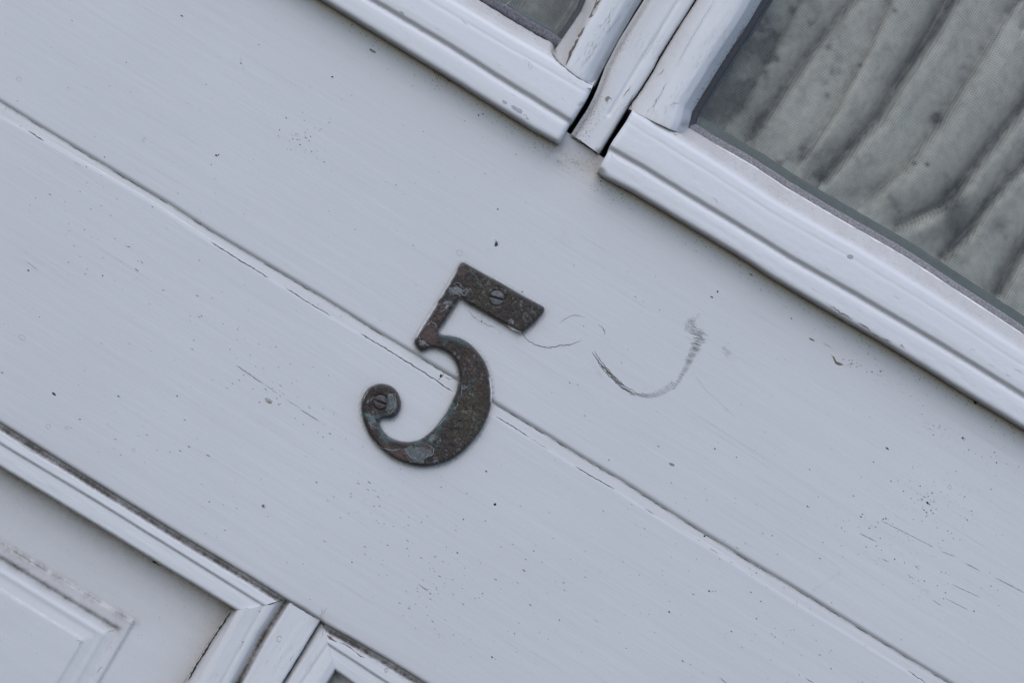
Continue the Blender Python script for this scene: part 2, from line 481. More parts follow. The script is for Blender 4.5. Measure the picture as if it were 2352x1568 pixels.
# craze lines beside the numeral's bar
cr1 = [(1197, 742), (1198, 762), (1208, 778), (1226, 790), (1246, 796), (1262, 798), (1285, 794), (1310, 790), (1338, 781)]
both += ribbon(cr1, 1.3, K_DARK, .8)
for x, y, l in [(1252, 800, 7), (1262, 797, 5), (1268, 797, 6), (1282, 796, 5), (1290, 794, 6), (1298, 794, 5), (1306, 793, 4)]:
    both += ribbon([(x - 2, y + l * .6), (x + 2, y - l * .4)], 1.6, K_DARK, .3)
both += ribbon([(1284, 742), (1300, 731), (1315, 724), (1332, 724), (1345, 729)], 1.0, K_GREY, .8)
both += ribbon([(1374, 744), (1383, 752), (1392, 766)], 1.2, K_DARK, .6); both += ribbon([(1390, 754), (1388, 770)], 1.0, K_DARK, .4)
both += ribbon([(1075, 712), (1090, 730), (1120, 746), (1140, 754)], .9, K_GREY, 1.2)
for _ in range(60):
    t = rng.random(); x0 = 1080 + 105 * t + rng.normal(0, 8); y0 = 725 + 48 * t + rng.normal(0, 6)
    both += ribbon([(x0, y0), (x0 + 3 + 5 * rng.random(), y0 + 2 + 4 * rng.random())], .8, K_GREY if rng.random() < .6 else K_DARK, .3)
# the big curved scuff
arc = [(1360, 808), (1376, 832), (1402, 862), (1432, 890), (1462, 908), (1486, 915), (1512, 912), (1540, 898), (1562, 878), (1580, 855), (1592, 830), (1606, 800), (1612, 775), (1608, 760), (1590, 738)]
both += ribbon(arc[:5], 2.6, K_GREY, .5); both += ribbon([(a + 4, b - 3) for a, b in arc[:5]], 1.2, K_DARK, .5)
both += ribbon([(a - 2, b + 2) for a, b in arc[1:5]], 1.3, K_DARK, .6)
both += ribbon([(1380, 834), (1400, 856), (1420, 876), (1440, 890)], 1.9, K_DARK, .4)
for k in range(26):                                   # slanted ticks at the foot of the curve
    t = k / 25; x = 1462 + 85 * t; y = 905 + 10 * math.sin(t * 2.2) - 34 * t * t
    both += ribbon([(x - 7, y - 5), (x + 8, y + 6)], 1.6, K_GREY if k % 3 else K_DARK, .4)
for k in range(150):                                  # cross hatching up the right side
    t = rng.random()
    x = 1546 + 62 * t ** .85; y = 893 - 118 * t; w = 4 + 12 * t
    l = w * (.4 + .5 * rng.random())
    x += rng.normal(0, w * .22)
    both += ribbon([(x - l, y - l * .25), (x + l, y + l * .35)], .8 + .5 * rng.random(), K_GREY if rng.random() < .62 else K_FAINT, .7)
for k in range(45):
    x = 1604 + rng.normal(0, 9); y = 768 + rng.normal(0, 9); both += ribbon([(x - 8, y - 3), (x + 8, y + 3)], .8, K_GREY if rng.random() < .4 else K_FAINT, 1)
for x, y in [(1608, 763), (1604, 770), (1607, 778), (1612, 776)]: both += ribbon([(x - 9, y - 4), (x + 9, y + 4)], 1.6, K_DARK, .4)
for k in range(26):
    x = 1590 + rng.normal(0, 7); y = 745 + rng.normal(0, 9); both += ring(x, y, 5, 3, rng.random() * 3, K_FAINT, .7)
for k in range(60):                                   # two smudges beside it
    a, b = rng.normal(0, 11), rng.normal(0, 4.5); x = 1667 + a * .64 - b * .77; y = 806 + a * .77 + b * .64
    both += ribbon([(x, y), (x + 5, y + 5)], .9, K_GREY if rng.random() < .55 else K_FAINT, .4)
for k in range(26):
    a, b = rng.normal(0, 8), rng.normal(0, 3); x = 1371 + a * .64 - b * .77; y = 853 + a * .77 + b * .64
    both += ribbon([(x, y), (x + 4, y + 4)], .8, K_FAINT, .4)
both += ribbon([(1595, 858), (1620, 895), (1655, 925), (1690, 960)], .5, K_FAINT, .5)
both += ribbon([(1890, 788), (1905, 795), (1912, 800)], 1.1, K_DARK, .8)
both += patch([(1912, 817), (1916, 819), (1921, 830), (1930, 833), (1938, 838), (1926, 839), (1918, 834)], K_BROWN)
both += ribbon([(1908, 814), (1914, 822), (1924, 836), (1938, 838)], 2.6, K_BROWN, .6)
for k in range(12):
    x = 1930 + 50 * rng.random(); y = 824 + 20 * rng.random(); both += blob(x, y, 1.6, .9, TH, K_GREY)
for k in range(34):
    t = rng.random(); both += ribbon([(1865 + 62 * t, 1352 - 40 * t), (1872 + 62 * t, 1352 - 40 * t + 3)], .7, K_FAINT, .3)
for _ in range(70):
    x, y = anywhere(); L = 40 + 220 * rng.random() ** 2; a = TH + rng.normal(0, .012)
    both += ribbon([(x, y), (x + L * math.cos(a), y + L * math.sin(a))], .9, K_STREAK, .15, .03, True, 16)
# bird's foot cracks where the muntin meets the rail
for l in [[(735, 1416), (741, 1402), (739, 1392)], [(741, 1412), (748, 1398), (753, 1394)], [(744, 1420), (741, 1409)], [(732, 1417), (738, 1418), (745, 1428)]]:
    both += ribbon(l, 1.0, K_GREY, .4)
both += ribbon([(731, 1417), (735, 1412), (739, 1417)], 2, K_DARK, .2)
both += ribbon([(1307, 311), (1325, 323), (1345, 335), (1360, 346), (1371, 356)], 2.2, K_BLACK, .9)
both += ribbon([(1362, 346), (1378, 357), (1384, 361)], 1.5, K_BLACK, .7)

gx, gy = zip(*GRV_TOP); gu, gv = UV(gx, gy); 
def above_groove(x, y):
    u, v = UV(x, y); return v > np.interp(u, gu, gv)
for mk in both:
    cx_ = sum(p[0] for p in mk[0]) / len(mk[0]); cy_ = sum(p[1] for p in mk[0]) / len(mk[0])
    (marks_up if above_groove(cx_, cy_) else marks_lo).append(mk)
# under-bar speckling
for pl in (NOSE_L, NOSE_R):
    P = np.array(pl, float)
    for _ in range(420 if pl is NOSE_R else 240):
        k = rng.integers(len(P) - 1); t = rng.random(); p = P[k] + (P[k + 1] - P[k]) * t
        d = abs(rng.normal(0, 20)) + 2
        marks_up += blob(p[0] - ST * d, p[1] + CT * d, .6 + rng.random() * .9, .5 + .4 * rng.random(), rng.random() * 3, K_DARK if rng.random() < .5 else K_GREY)
for _ in range(150):
    marks_up += blob(1350 + rng.normal(0, 40), 375 + rng.normal(0, 16), .6 + rng.random() * .6, .6, 0, K_GREY)

# ------------------------------------------------------------------ numeral outline (needed for the grime and painted contact shade round it)
Z1 = lambda x, y: (735 + x * .371, 551 + y * .371)
FIVE = [Z1(*p) for p in [
    (868, 148), (885, 139), (905, 146), (1010, 205), (1130, 270), (1250, 340), (1368, 404), (1387, 420), (1386, 444), (1350, 490), (1310, 530), (1268, 564), (1240, 573), (1212, 562),
    (1100, 500), (1000, 443), (900, 385), (880, 367), (862, 372), (845, 395), (800, 462), (760, 522), (740, 552), (737, 572), (752, 584),
    (800, 592), (860, 604), (920, 636), (975, 690), (1018, 752), (1045, 822), (1060, 900), (1064, 980), (1050, 1060), (1020, 1135), (975, 1210), (915, 1280), (845, 1340), (765, 1380),
    (680, 1400), (600, 1400), (520, 1380), (440, 1342), (370, 1285), (310, 1215), (275, 1140), (258, 1070), (256, 1010), (270, 958), (300, 918), (345, 894), (392, 890), (440, 905), (478, 942),
    (498, 992), (496, 1045), (470, 1088), (430, 1106), (395, 1106), (374, 1120), (372, 1145), (388, 1180), (420, 1212), (470, 1238), (530, 1250), (590, 1244), (640, 1222), (690, 1182),
    (735, 1132), (785, 1060), (825, 985), (850, 915), (860, 860), (854, 800), (836, 752), (805, 712), (765, 686), (720, 672), (680, 672), (650, 684), (625, 690), (604, 672), (586, 640),
    (588, 606), (604, 578), (650, 508), (720, 396), (790, 282), (845, 185)]]
def catmull(P, n):
    P = np.array(P, float); N = len(P); out = []
    for i in range(N):
        p0, p1, p2, p3 = P[i - 1], P[i], P[(i + 1) % N], P[(i + 2) % N]
        for k in range(n):
            t = k / n
            out.append(.5 * ((2 * p1) + (-p0 + p2) * t + (2 * p0 - 5 * p1 + 4 * p2 - p3) * t * t + (-p0 + 3 * p1 - 3 * p2 + p3) * t ** 3))
    return np.array(out)
FIVE_S = catmull(FIVE, 4)

# ------------------------------------------------------------------ the two rail boards
def board_hmod_up(X, Y, H):
    H = H + 0.10 * (fbm(X / 260, Y / 260, 5, 3) - .5)
    U, V = UV(X, Y)
    H = H + 0.035 * (fbm(U / 500, V / 14, 9, 3) - .5)
    d = np.hypot((X - 1286) / 8, (Y - 366) / 9); H = H + .4 * np.exp(-d ** 2 * 1.1)           # paint drip
    d = np.hypot((X - 1292) / 6, (Y - 345) / 16); H = H + .15 * np.exp(-d ** 2)
    return H
def groove_prof(side):
    pass
X, Y, H = loft([(BOARD_TOP, 0, 0), (GRV_TOP, -6, 0), (GRV_TOP, -2, -.1), (GRV_TOP, 1.5, -1.1)], 'u', ULO, UHI, 4.2, 3.4, .8, board_hmod_up, 0, 11, 0)
d_nose = np.minimum(pdist(X, Y, extend(NOSE_L, 700, 0)), pdist(X, Y, extend(NOSE_R, 0, 400)))
d5 = pdist(X[::2, ::2], Y[::2, ::2], FIVE_S[::2], True)
d5 = np.repeat(np.repeat(d5, 2, 0), 2, 1)[:X.shape[0], :X.shape[1]]
gd = pdist(X, Y, GRV_TOP)
tan = .50 * np.exp(-d_nose / 42) + .30 * np.exp(-d5 / 14) + .45 * np.exp(-np.hypot((X - 1350) / 70, (Y - 370) / 30) ** 2)
dirt_shade = .42 * np.exp(-d_nose / 9) + .36 * np.exp(-d5 / 5) + .30 * np.exp(-np.hypot((X - 1385) / 16, (Y - 362) / 12) ** 2) + .16 * np.exp(-gd / 2.0)  # numeral halo: rubbed grime and painted contact shade together
dirt_shade = dirt_shade * (.6 + .8 * fbm(X / 40, Y / 40, 3, 3))
upper = sheet('rail_board', X, Y, H, M_BOARD, door, dirt_shade, tan, -30, marks_up, 'upper rail board between the groove and the sashes')

grp = []
# lower board carries the sloped side of the groove
GT = GRV_TOP
rails = [(GRV_TOP, 0.8, -.85), (GRV_TOP, 5, -.8), (GRV_TOP, 11, -.55), (GRV_TOP, 17, -.42), (GRV_BOT, -3, -.24), (GRV_BOT, 0, -.18), (GRV_BOT, 2.5, 0), (BOARD_BOT, -7, 0), (BOARD_BOT, -3, -.3), (BOARD_BOT, 0, -2.2)]
def hm_lo(X, Y, H):
    H = H + 0.10 * (fbm(X / 260, Y / 260, 25, 3) - .5)
    U, V = UV(X, Y)
    return H + 0.035 * (fbm(U / 500, V / 14, 29, 3) - .5) + .12 * (fbm(U / 120, V / 5, 77, 2) - .5) * np.exp(-pdist(X, Y, GRV_TOP) / 14)
X, Y, H = loft(rails, 'u', ULO, UHI, 4.2, 3.0, .75, hm_lo, 0, 21, 0)
gd = pdist(X, Y, GRV_TOP); gb = pdist(X, Y, GRV_BOT)
d5 = pdist(X[::2, ::2], Y[::2, ::2], FIVE_S[::2], True)
d5 = np.repeat(np.repeat(d5, 2, 0), 2, 1)[:X.shape[0], :X.shape[1]]
U_, V_ = UV(X, Y); band = V_ > np.interp(U_, *[np.array(a) for a in UV(*zip(*GRV_BOT))])
tan = .26 * band + .30 * np.exp(-d5 / 14) + .12 * np.exp(-pdist(X, Y, BOARD_BOT) / 20)
tan = tan + .35 * np.exp(-np.hypot((X - 735) / 30, (Y - 1425) / 14) ** 2)
dirt_shade = (.55 * np.exp(-gd / 4.0) + .36 * np.exp(-d5 / 5)) * (.35 + 1.1 * fbm(X / 60, Y / 60, 31, 3)) + .5 * np.exp(-pdist(X, Y, LOW_L + LOW_R) / 4)  # lower half of the numeral's halo, grime with contact shade painted in
for a, b, w, mt in [([(5, 234), (60, 270)], 0, 1.5, K_DARK), ([(64, 301), (102, 324)], 0, 2.0, K_BLACK), ([(170, 372), (186, 382)], 0, 1.2, K_DARK), ([(485, 556), (520, 578), (550, 597), (578, 614), (618, 638)], 0, 1.7, K_BLACK),
                    ([(656, 660), (700, 690), (760, 725)], 0, 1.5, K_BLACK), ([(828, 766), (880, 797), (920, 821), (962, 848), (1004, 874), (1025, 890), (1040, 899)], 0, 2.0, K_BLACK),
                    ([(1137, 955), (1180, 980), (1217, 1005)], 0, 1.6, K_BLACK), ([(1321, 1070), (1360, 1094), (1412, 1123)], 0, 1.7, K_BLACK), ([(1480, 1167), (1503, 1181)], 0, 1.5, K_BLACK), ([(1217, 1005), (1260, 1032)], 0, .9, K_GREY),
                    ([(1630, 1258), (1650, 1271)], 0, 1.3, K_DARK), ([(2085, 1538), (2130, 1570)], 0, 1.5, K_DARK), ([(1677, 1289), (1683, 1292)], 0, 2.6, K_BLACK),
                    ([(1019, 858), (1014, 866), (1005, 874)], 0, 2.0, K_BLACK), ([(1017, 856), (1018, 866)], 0, 1.6, K_BLACK), ([(1019, 863), (1032, 871), (1044, 868)], 0, 1.3, K_DARK), ([(15, 243), (10, 256)], 0, 1.4, K_GREY), ([(1831, 1375), (1829, 1392)], 0, .9, K_GREY)]:
    marks_lo += ribbon(a, w, mt, .5)
for a, b in [((1013, 862), 3.2), ((1618, 1230), 2.6)]: marks_lo += blob(a[0], a[1], b, b, 0, K_BLACK)
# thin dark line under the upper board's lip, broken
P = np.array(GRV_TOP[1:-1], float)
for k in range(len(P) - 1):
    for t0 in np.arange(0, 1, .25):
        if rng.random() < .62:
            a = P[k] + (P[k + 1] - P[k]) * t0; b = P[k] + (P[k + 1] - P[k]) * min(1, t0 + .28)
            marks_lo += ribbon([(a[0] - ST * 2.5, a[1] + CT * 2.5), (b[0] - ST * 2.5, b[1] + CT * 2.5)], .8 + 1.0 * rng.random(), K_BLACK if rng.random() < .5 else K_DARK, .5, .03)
sheet('rail_board', X, Y, H, M_BOARD, door, dirt_shade, tan, -30, marks_lo, 'lower rail board under the groove, above the panels')

# ------------------------------------------------------------------ lower panels
def mould_rails(o):            # outer line of a moulding, fillet line, inner edge
    a, b, c = o
    return [(a, 0, -2.3), (a, 5, -2.5), (a, 10, -1.9), (a, 16, -.8), (b, -5, -.5), (b, -2, -.5), (b, 1, -1.2), (b, 4, -1.2), (c, -22, -1.05), (c, -5, -1.1), (c, -1.5, -1.7), (c, 0, -4), (c, 0, -11.5)]
FIL_L = [(0, 1018), (207, 1142), (414, 1270), (604, 1389)]
INN_L = [(0, 1072), (542, 1401)]
OUT_L = extend(LOW_L, 700, 0); FIL_L = extend(FIL_L, 700, 60); INN_L = extend(INN_L, 700, 60)
MITRE_L = [(690, 1350), (654, 1377), (628, 1384), (604, 1390), (575, 1396), (543, 1401), (500, 1412)]
panel = None
# left panel: recessed board with a raised, moulded field
LA = extend([(0, 1246), (308, 1428)], 700, 0)
LB = extend([(0, 1279), (271, 1444)], 700, 0)
LC = extend([(0, 1353), (192, 1469)], 700, 0)
RA = [(308, 1428), (226, 1568)]; RB = [(271, 1444), (203, 1568)]; RC = [(192, 1469), (132, 1568)]
def signed(corner_h, corner_v, X, Y):
    """How far inside the field a point is, measured from its top line and its right line."""
    U, V = UV(X, Y)
    u1, v1 = UV(*np.array(corner_h).T); u2, v2 = UV(*np.array(corner_v).T)
    dv = ext_interp(U.ravel(), u1, v1).reshape(U.shape) - V
    du = ext_interp(V.ravel(), v2, u2).reshape(U.shape) - U
    return np.minimum(dv, du)
u = np.arange(-1720, -180, 3.2); v = np.arange(VLO, 20, 3.2)
V0, U0 = np.meshgrid(v, u, indexing='ij')
X, Y = XY(U0, V0)
sa, sb, sc_ = signed(LA, RA, X, Y), signed(LB, RB, X, Y), signed(LC, RC, X, Y)
H = -10.5 + .0 * X
tb = np.clip(sb / (sb - sc_ + 1e-6), 0, 1) * (sb > 0)
H = H + 1.0 * sm(-3, 3, sa) - .9 * sm(-4, 1, sb) + 1.1 * tb ** 1.2 + .35 * np.exp(-((tb - .45) / .10) ** 2) * (tb > 0) + .45 * sm(-2, 2, sc_)
H = gsmooth(gsmooth(H, .6, 0), .6, 1) + .25 * (fbm(X / 90, Y / 90, 41, 3) - .5)
wid = 7 + 0 * X
top = (U0 < -400)
nn = fbm(X / 25, Y / 25, 43, 3)
tan = 0.75 * np.exp(-pdist(X, Y, INN_L) / 55) + .6 * np.exp(-pdist(X, Y, [(528, 1395), (435, 1544), (400, 1600)]) / 38) + .4 * np.exp(-pdist(X, Y, LA) / 12) + .25 * np.exp(-pdist(X, Y, LB) / 18)  # wide panel shade beneath and beside the mouldings, painted as tan
dirt_shade = .45 * np.exp(-pdist(X, Y, INN_L) / 10) + .80 * np.exp(-pdist(X, Y, LA) / 5.5) * nn * 1.4 + .50 * np.exp(-pdist(X, Y, LB) / 7) * nn * 1.6 + .22 * np.exp(-pdist(X, Y, LC) / 4) + .15 * np.exp(-pdist(X, Y, RB) / 5) + .14 * np.exp(-pdist(X, Y, RA) / 4)  # includes panel shade painted close under the moulding
mk = []
for _ in range(70): mk += blob(rng.random() * 520, 1120 + rng.random() * 440, .6 + rng.random() * .6, .6, TH, K_GREY)
mk += blob(355, 1290, 5, 2.6, TH, K_BLACK) + ribbon([(352, 1288), (362, 1295), (372, 1300)], 2.2, K_BLACK)
mk += ribbon([(180, 1474), (176, 1468), (189, 1471), (180, 1480)], 1.3, K_DARK) + ribbon([(265, 1446), (250, 1449), (246, 1455)], 1.2, K_GREY) + ribbon([(222, 1545), (232, 1530), (236, 1533)], 1.5, K_GREY)
pan = sheet('panel', X, Y, H, M_PANEL, door, dirt_shade, tan, -24, mk, 'left recessed panel with a raised moulded field')
X, Y, H = loft(mould_rails((OUT_L, FIL_L, INN_L)), 'u', ULO, MITRE_L, 3.4, 1.6, 1.0, None, .06, 51, .5)
dv = pdist(X, Y, [(a - ST * 7, b + CT * 7) for a, b in OUT_L])
dirt_shade = .88 * np.exp(-(dv / 7.0) ** 2) * (.75 + .5 * fbm(X / 40, Y / 40, 5, 3)) + .30 * np.exp(-pdist(X, Y, FIL_L) / 2.0) + .42 * np.exp(-pdist(X, Y, INN_L) / 4)
tan = .35 * np.exp(-dv / 12)
mk = ribbon([(40, 1016), (90, 1046), (140, 1073)], .8, K_GREY) + ribbon([(230, 1113), (300, 1165), (360, 1205), (410, 1238)], .8, K_GREY, 1.2)
mk += ribbon([(543, 1400), (575, 1396), (604, 1390), (628, 1384), (648, 1377)], 1.6, K_BLACK, .4)
sheet('panel_moulding', X, Y, H, M_MOULD, pan, dirt_shade, tan, -12, mk)
# its upright moulding beside the muntin
VAL = extend([(657, 1378), (602, 1465), (549, 1563)], 0, 700)
FILV = extend([(607, 1390), (508, 1568)], 0, 700)
INV = extend([(531, 1393), (467, 1491), (436, 1543)], 0, 700)
MITRE_LV = [(700, 1352), (655, 1377), (628, 1384), (604, 1390), (575, 1396), (543, 1401), (515, 1400), (480, 1380)]
rails = [(VAL, 4, -3.6), (VAL, -4, -4.4), (VAL, -10, -2.6), (VAL, -16, -.9), (FILV, 6, -.4), (FILV, 0, -.9), (FILV, -6, -.4), (FILV, -34, .2), (FILV, -48, -.6), (INV, 12, -4.5), (INV, 6, -8.5), (INV, 3, -8), (INV, 0, -8), (INV, 0, -11)]
X, Y, H = loft(rails, 'v', VLO, MITRE_LV, 3.4, 1.6, 1.5, None, .10, 61, .5)
dv = pdist(X, Y, VAL); di = pdist(X, Y, INV)
dirt_shade = .85 * np.exp(-(dv / 6.0) ** 2) * (.8 + .4 * fbm(X / 40, Y / 40, 5, 3)) + .42 * np.exp(-di / 9)
tan = .5 * np.exp(-di / 22) + .4 * np.exp(-dv / 12)
mk = ribbon([(534, 1399), (516, 1427), (494, 1460), (473, 1493), (454, 1523), (441, 1546), (434, 1561)], 4.0, K_BLACK, .7, .25)
mk += ribbon([(500, 1548), (492, 1552)], 1.5, K_DARK) + ribbon([(560, 1475), (550, 1490)], .8, K_GREY)
mk += blob(558, 1473, 1.4, 1.4, 0, K_BLACK) + blob(596, 1403, 1.4, 1.4, 0, K_DARK)
sheet('panel_moulding', X, Y, H, M_MOULDV, pan, dirt_shade, tan, -12, mk)

# muntin between the panels
MUN_R = extend([(731, 1433), (690, 1501), (651, 1563)], 0, 700)
MUN_TOP = [(560, 1316), (664, 1382), (697, 1400), (730, 1421), (800, 1465)]
rails = [(VAL, -2, -4.5), (VAL, 5, -4.0), (VAL, 10, -.9), (VAL, 14, -.35), (MUN_R, -5, -.35), (MUN_R, -1, -.8), (MUN_R, 1, -4)]
X, Y, H = loft(rails, 'v', VLO, MUN_TOP, 3.4, 1.8, 1.0, None, .12, 71, .4)
dv = pdist(X, Y, VAL)
dirt_shade = .85 * np.exp(-(dv / 7.0) ** 2) + .3 * np.exp(-pdist(X, Y, MUN_R) / 2) + .32 * np.exp(-pdist(X, Y, LOW_M) / 3)
tan = .3 * np.exp(-dv / 14) + .4 * np.exp(-np.hypot((X - 732) / 16, (Y - 1425) / 14) ** 2)
mk = ribbon([(667, 1383), (697, 1401), (729, 1421)], 1.6, K_DARK, .5) + ribbon([(730, 1435), (710, 1468), (690, 1501), (668, 1538), (650, 1565)], 1.9, K_BLACK, .5)
mk += ring(641, 1466, 5, 7, .3, K_GREY, .8) + ribbon([(668, 1480), (671, 1488), (662, 1492)], .9, K_GREY) + ribbon([(676, 1502), (668, 1512), (668, 1522)], 1.0, K_GREY)
for _ in range(18): mk += blob(600 + rng.random() * 110, 1410 + rng.random() * 150, .8, .6, 0, K_GREY)
sheet('muntin', X, Y, H, M_MOULDV, door, dirt_shade, tan, -24, mk)

# right panel, mostly out of view
FIL_R = extend([(755, 1480), (891, 1568)], 60, 1300)
INN_R = extend([(770, 1540), (808, 1567)], 60, 1300)
FIL_RV = extend([(753, 1480), (693, 1568)], 0, 700)
INN_RV = extend([(770, 1540), (752, 1568)], 0, 700)
MIT_R = [(735, 1405), (745, 1436), (753, 1478), (770, 1540), (790, 1600)]
OUT_R = extend(LOW_R, 60, 1300)
u = np.arange(-92, 1720, 6.5); v = np.arange(VLO, -420, 6.5)
V0, U0 = np.meshgrid(v, u, indexing='ij'); X, Y = XY(U0, V0)
u3, v3 = UV(*np.array(OUT_R).T)
V0 = np.minimum(V0, ext_interp(U0.ravel(), u3, v3).reshape(U0.shape) - 20); X, Y = XY(U0, V0)
pan2 = sheet('panel', X, Y, -10.5 + .2 * fbm(X / 90, Y / 90, 81, 3), M_PANEL, door, .75 * np.exp(-pdist(X, Y, [(770, 1540), (752, 1568)]) / 16), .5 * np.exp(-pdist(X, Y, INN_R) / 40), -24, None, 'right recessed panel, its corner just in view')
def mould2(a, b, c): return [(a, 0, -2.3), (a, 5, -2.5), (a, 10, -1.9), (a, 16, -.8), (b, -5, -.5), (b, -2, -.5), (b, 1, -1.2), (b, 4, -1.2), (c, -22, -1.05), (c, -5, -1.1), (c, -1.5, -1.7), (c, 0, -4), (c, 0, -11.5)]
X, Y, H = loft(mould2(OUT_R, FIL_R, INN_R), 'u', MIT_R, UHI, 4, 1.6, 1.0, None, .06, 91, .4)
dv = pdist(X, Y, [(a - ST * 7, b + CT * 7) for a, b in OUT_R])
dirt_shade = .90 * np.exp(-(dv / 8.0) ** 2) * (.6 + .8 * fbm(X / 40, Y / 40, 15, 3)) + .30 * np.exp(-pdist(X, Y, FIL_R) / 2.0) + .35 * np.exp(-pdist(X, Y, INN_R) / 4)
mk = ribbon([(744, 1440), (747, 1455), (753, 1478), (760, 1508), (770, 1540)], 1.7, K_BLACK, .4)
mk += ribbon([(748, 1453), (760, 1466), (775, 1473)], 3.2, K_BROWN, .5) + patch([(753, 1460), (760, 1460), (764, 1466), (772, 1472), (764, 1470), (755, 1466)], K_BROWN) + ribbon([(779, 1474), (790, 1478), (808, 1488), (818, 1497)], 1.8, K_BROWN, .6) + ribbon([(818, 1497), (828, 1506), (838, 1510)], 3.2, K_BROWN, .5)
mk += ring(887, 1538, 3, 4.5, .2, K_DARK, 1)
sheet('panel_moulding', X, Y, H, M_MOULD, pan2, dirt_shade, .3 * np.exp(-dv / 14), -12, mk)
MIT_RV = [(715, 1400), (745, 1438), (753, 1478), (770, 1540), (790, 1600)]
X, Y, H = loft([(MUN_R, 1.5, -3.8), (MUN_R, 6, -2.6), (FIL_RV, -26, -1.0), (FIL_RV, -5, -.5), (FIL_RV, 0, -1.1), (FIL_RV, 5, -.5), (INN_RV, -20, .2), (INN_RV, -3, -.6), (INN_RV, 0, -4), (INN_RV, 0, -11)], 'v', VLO, MIT_RV, 3.4, 1.8, 1.2, None, .1, 95, .3)
mk = ribbon([(744, 1440), (741, 1455), (735, 1465)], .8, K_GREY)
for _ in range(16):
    x = 700 + rng.random() * 30; y = 1500 + (730 - x) * 1.5 + rng.normal(0, 8); mk += ribbon([(x, y), (x - 4, y + 8)], .9, K_GREY, .4)
sheet('panel_moulding', X, Y, H, M_MOULDV, pan2, .45 * np.exp(-pdist(X, Y, MUN_R) / 6) + .5 * np.exp(-pdist(X, Y, [(738, 1430), (745, 1440)]) / 6), .35 * np.exp(-pdist(X, Y, MUN_R) / 16), -12, mk)

# ------------------------------------------------------------------ mullion between the two sashes
MUL_L = [(1490, 0), (1430, 96), (1397, 160), (1388, 186), (1380, 208), (1370, 231), (1358, 254), (1342, 278), (1328, 300), (1320, 312)]
MUL_R = [(1599, 0), (1558, 64), (1515, 133), (1501, 161), (1468, 213), (1451, 236), (1438, 256), (1420, 284), (1398, 320), (1382, 346), (1374, 360)]
MUL_L = extend(MUL_L, 700, 0); MUL_R = extend(MUL_R, 700, 0)
MUL_B = [(1200, 240), (1306, 305), (1345, 330), (1380, 357), (1480, 420)]
def hm_mul(X, Y, H):
    U, V = UV(X, Y)
    return H - .5 * np.exp(-(pdist(X, Y, [(1560, 0), (1452, 175), (1400, 262)]) / 5) ** 2)
rails = [(MUL_L, -9, .6), (MUL_L, -3, 1.0), (MUL_L, 4, 2.4), (MUL_L, 14, 3.0), (MUL_R, -16, 3.0), (MUL_R, -6, 2.7), (MUL_R, -2, 1.6), (MUL_R, 0, -3)]
X, Y, H = loft(rails, 'v', MUL_B, VHI, 3.0, 1.8, 1.6, hm_mul, .09, 101, .5)
U_, V_ = UV(X, Y)
fade = sm(430, 330, V_)
H = H - 1.6 * sm(470, 400, V_)
dl = pdist(X, Y, MUL_L); dr = pdist(X, Y, MUL_R)
dirt_shade = (.18 * np.exp(-dl / 6)) * (1 - fade * .6) + .55 * np.exp(-np.hypot((X - 1372) / 9, (Y - 350) / 9) ** 2) + .10 * np.exp(-dl / 6) * fade
dirt_shade += .35 * fade * np.exp(-dr / 10) + .15 * fade * np.exp(-dl / 18)  # foot darkens softly towards the gaps on both sides
tan = .55 * np.exp(-dl / 20) + .22 * fade + .25 * np.exp(-dr / 8)
mk = ribbon([(1454, 219), (1447, 232), (1442, 243), (1432, 250)], 2.2, K_BROWN, .5) + ribbon([(1447, 200), (1439, 212), (1431, 226)], 1.1, K_GREY) + ribbon([(1520, 60), (1500, 100), (1478, 140)], .8, K_FAINT)
mk += patch([(1390, 226), (1394, 222), (1399, 222), (1403, 226), (1407, 229), (1399, 227), (1397, 232), (1393, 234), (1390, 231)], K_TAN) + ribbon([(1391, 224), (1398, 222), (1405, 228)], 1.4, K_BROWN, .3)
mk += ribbon([(1450, 197), (1443, 207), (1436, 217), (1430, 222)], 1.6, K_BROWN, .5)
for _ in range(130):
    t = rng.random(); x = 1375 - 50 * t + rng.normal(0, 14); y = 230 + 95 * t + rng.normal(0, 10); mk += blob(x, y, .6 + rng.random() * .8, .6, 0, K_DARK if rng.random() < .4 else K_GREY)
for _ in range(110):
    t = rng.random(); x = 1375 + 75 * t + rng.normal(0, 5); y = 200 - 130 * t + rng.normal(0, 6); mk += blob(x, y, .6 + rng.random() * .5, .5, 0, K_GREY)
sheet('mullion', X, Y, H, M_STILE, door, dirt_shade, tan, -26, mk)

# ------------------------------------------------------------------ left sash: stile, weather bar, glass
CR1 = extend([(1383, 0), (1352, 50), (1322, 108), (1298, 156), (1290, 172)], 700, 0)
GE_L = extend([(1345, 0), (1334, 27), (1315, 55), (1288, 93), (1270, 120)], 700, 0)
VL = extend([(1470, 0), (1430, 68), (1378, 164), (1364, 192)], 700, 0)
rails = [(GE_L, 0, -8), (GE_L, 0, -5.2), (GE_L, 3, -4.4), (CR1, -8, 5.0), (CR1, 0, 7.2), (CR1, 8, 7.8), (CR1, 30, 7.9), (VL, -26, 7.2), (VL, -10, 4.6), (VL, -2, 1.4), (VL, 3, .3), (VL, 5, -3)]
X, Y, H = loft(rails, 'v', JOINT_L, VHI, 3.0, 1.8, 2.0, None, .14, 111, .8)
dg = pdist(X, Y, GE_L); dj = pdist(X, Y, JOINT_L); dv = pdist(X, Y, VL)
U_, V_ = UV(X, Y); uc, vc = UV(*np.array(CR1).T)
inner = sm(4, -4, U_ - ext_interp(V_.ravel(), vc, uc).reshape(U_.shape))
tan = .55 * inner + .25 * np.exp(-dv / 12); dirt_shade = .55 * np.exp(-dg / 3) + .25 * np.exp(-dj / 5) + .25 * np.exp(-dv / 5)
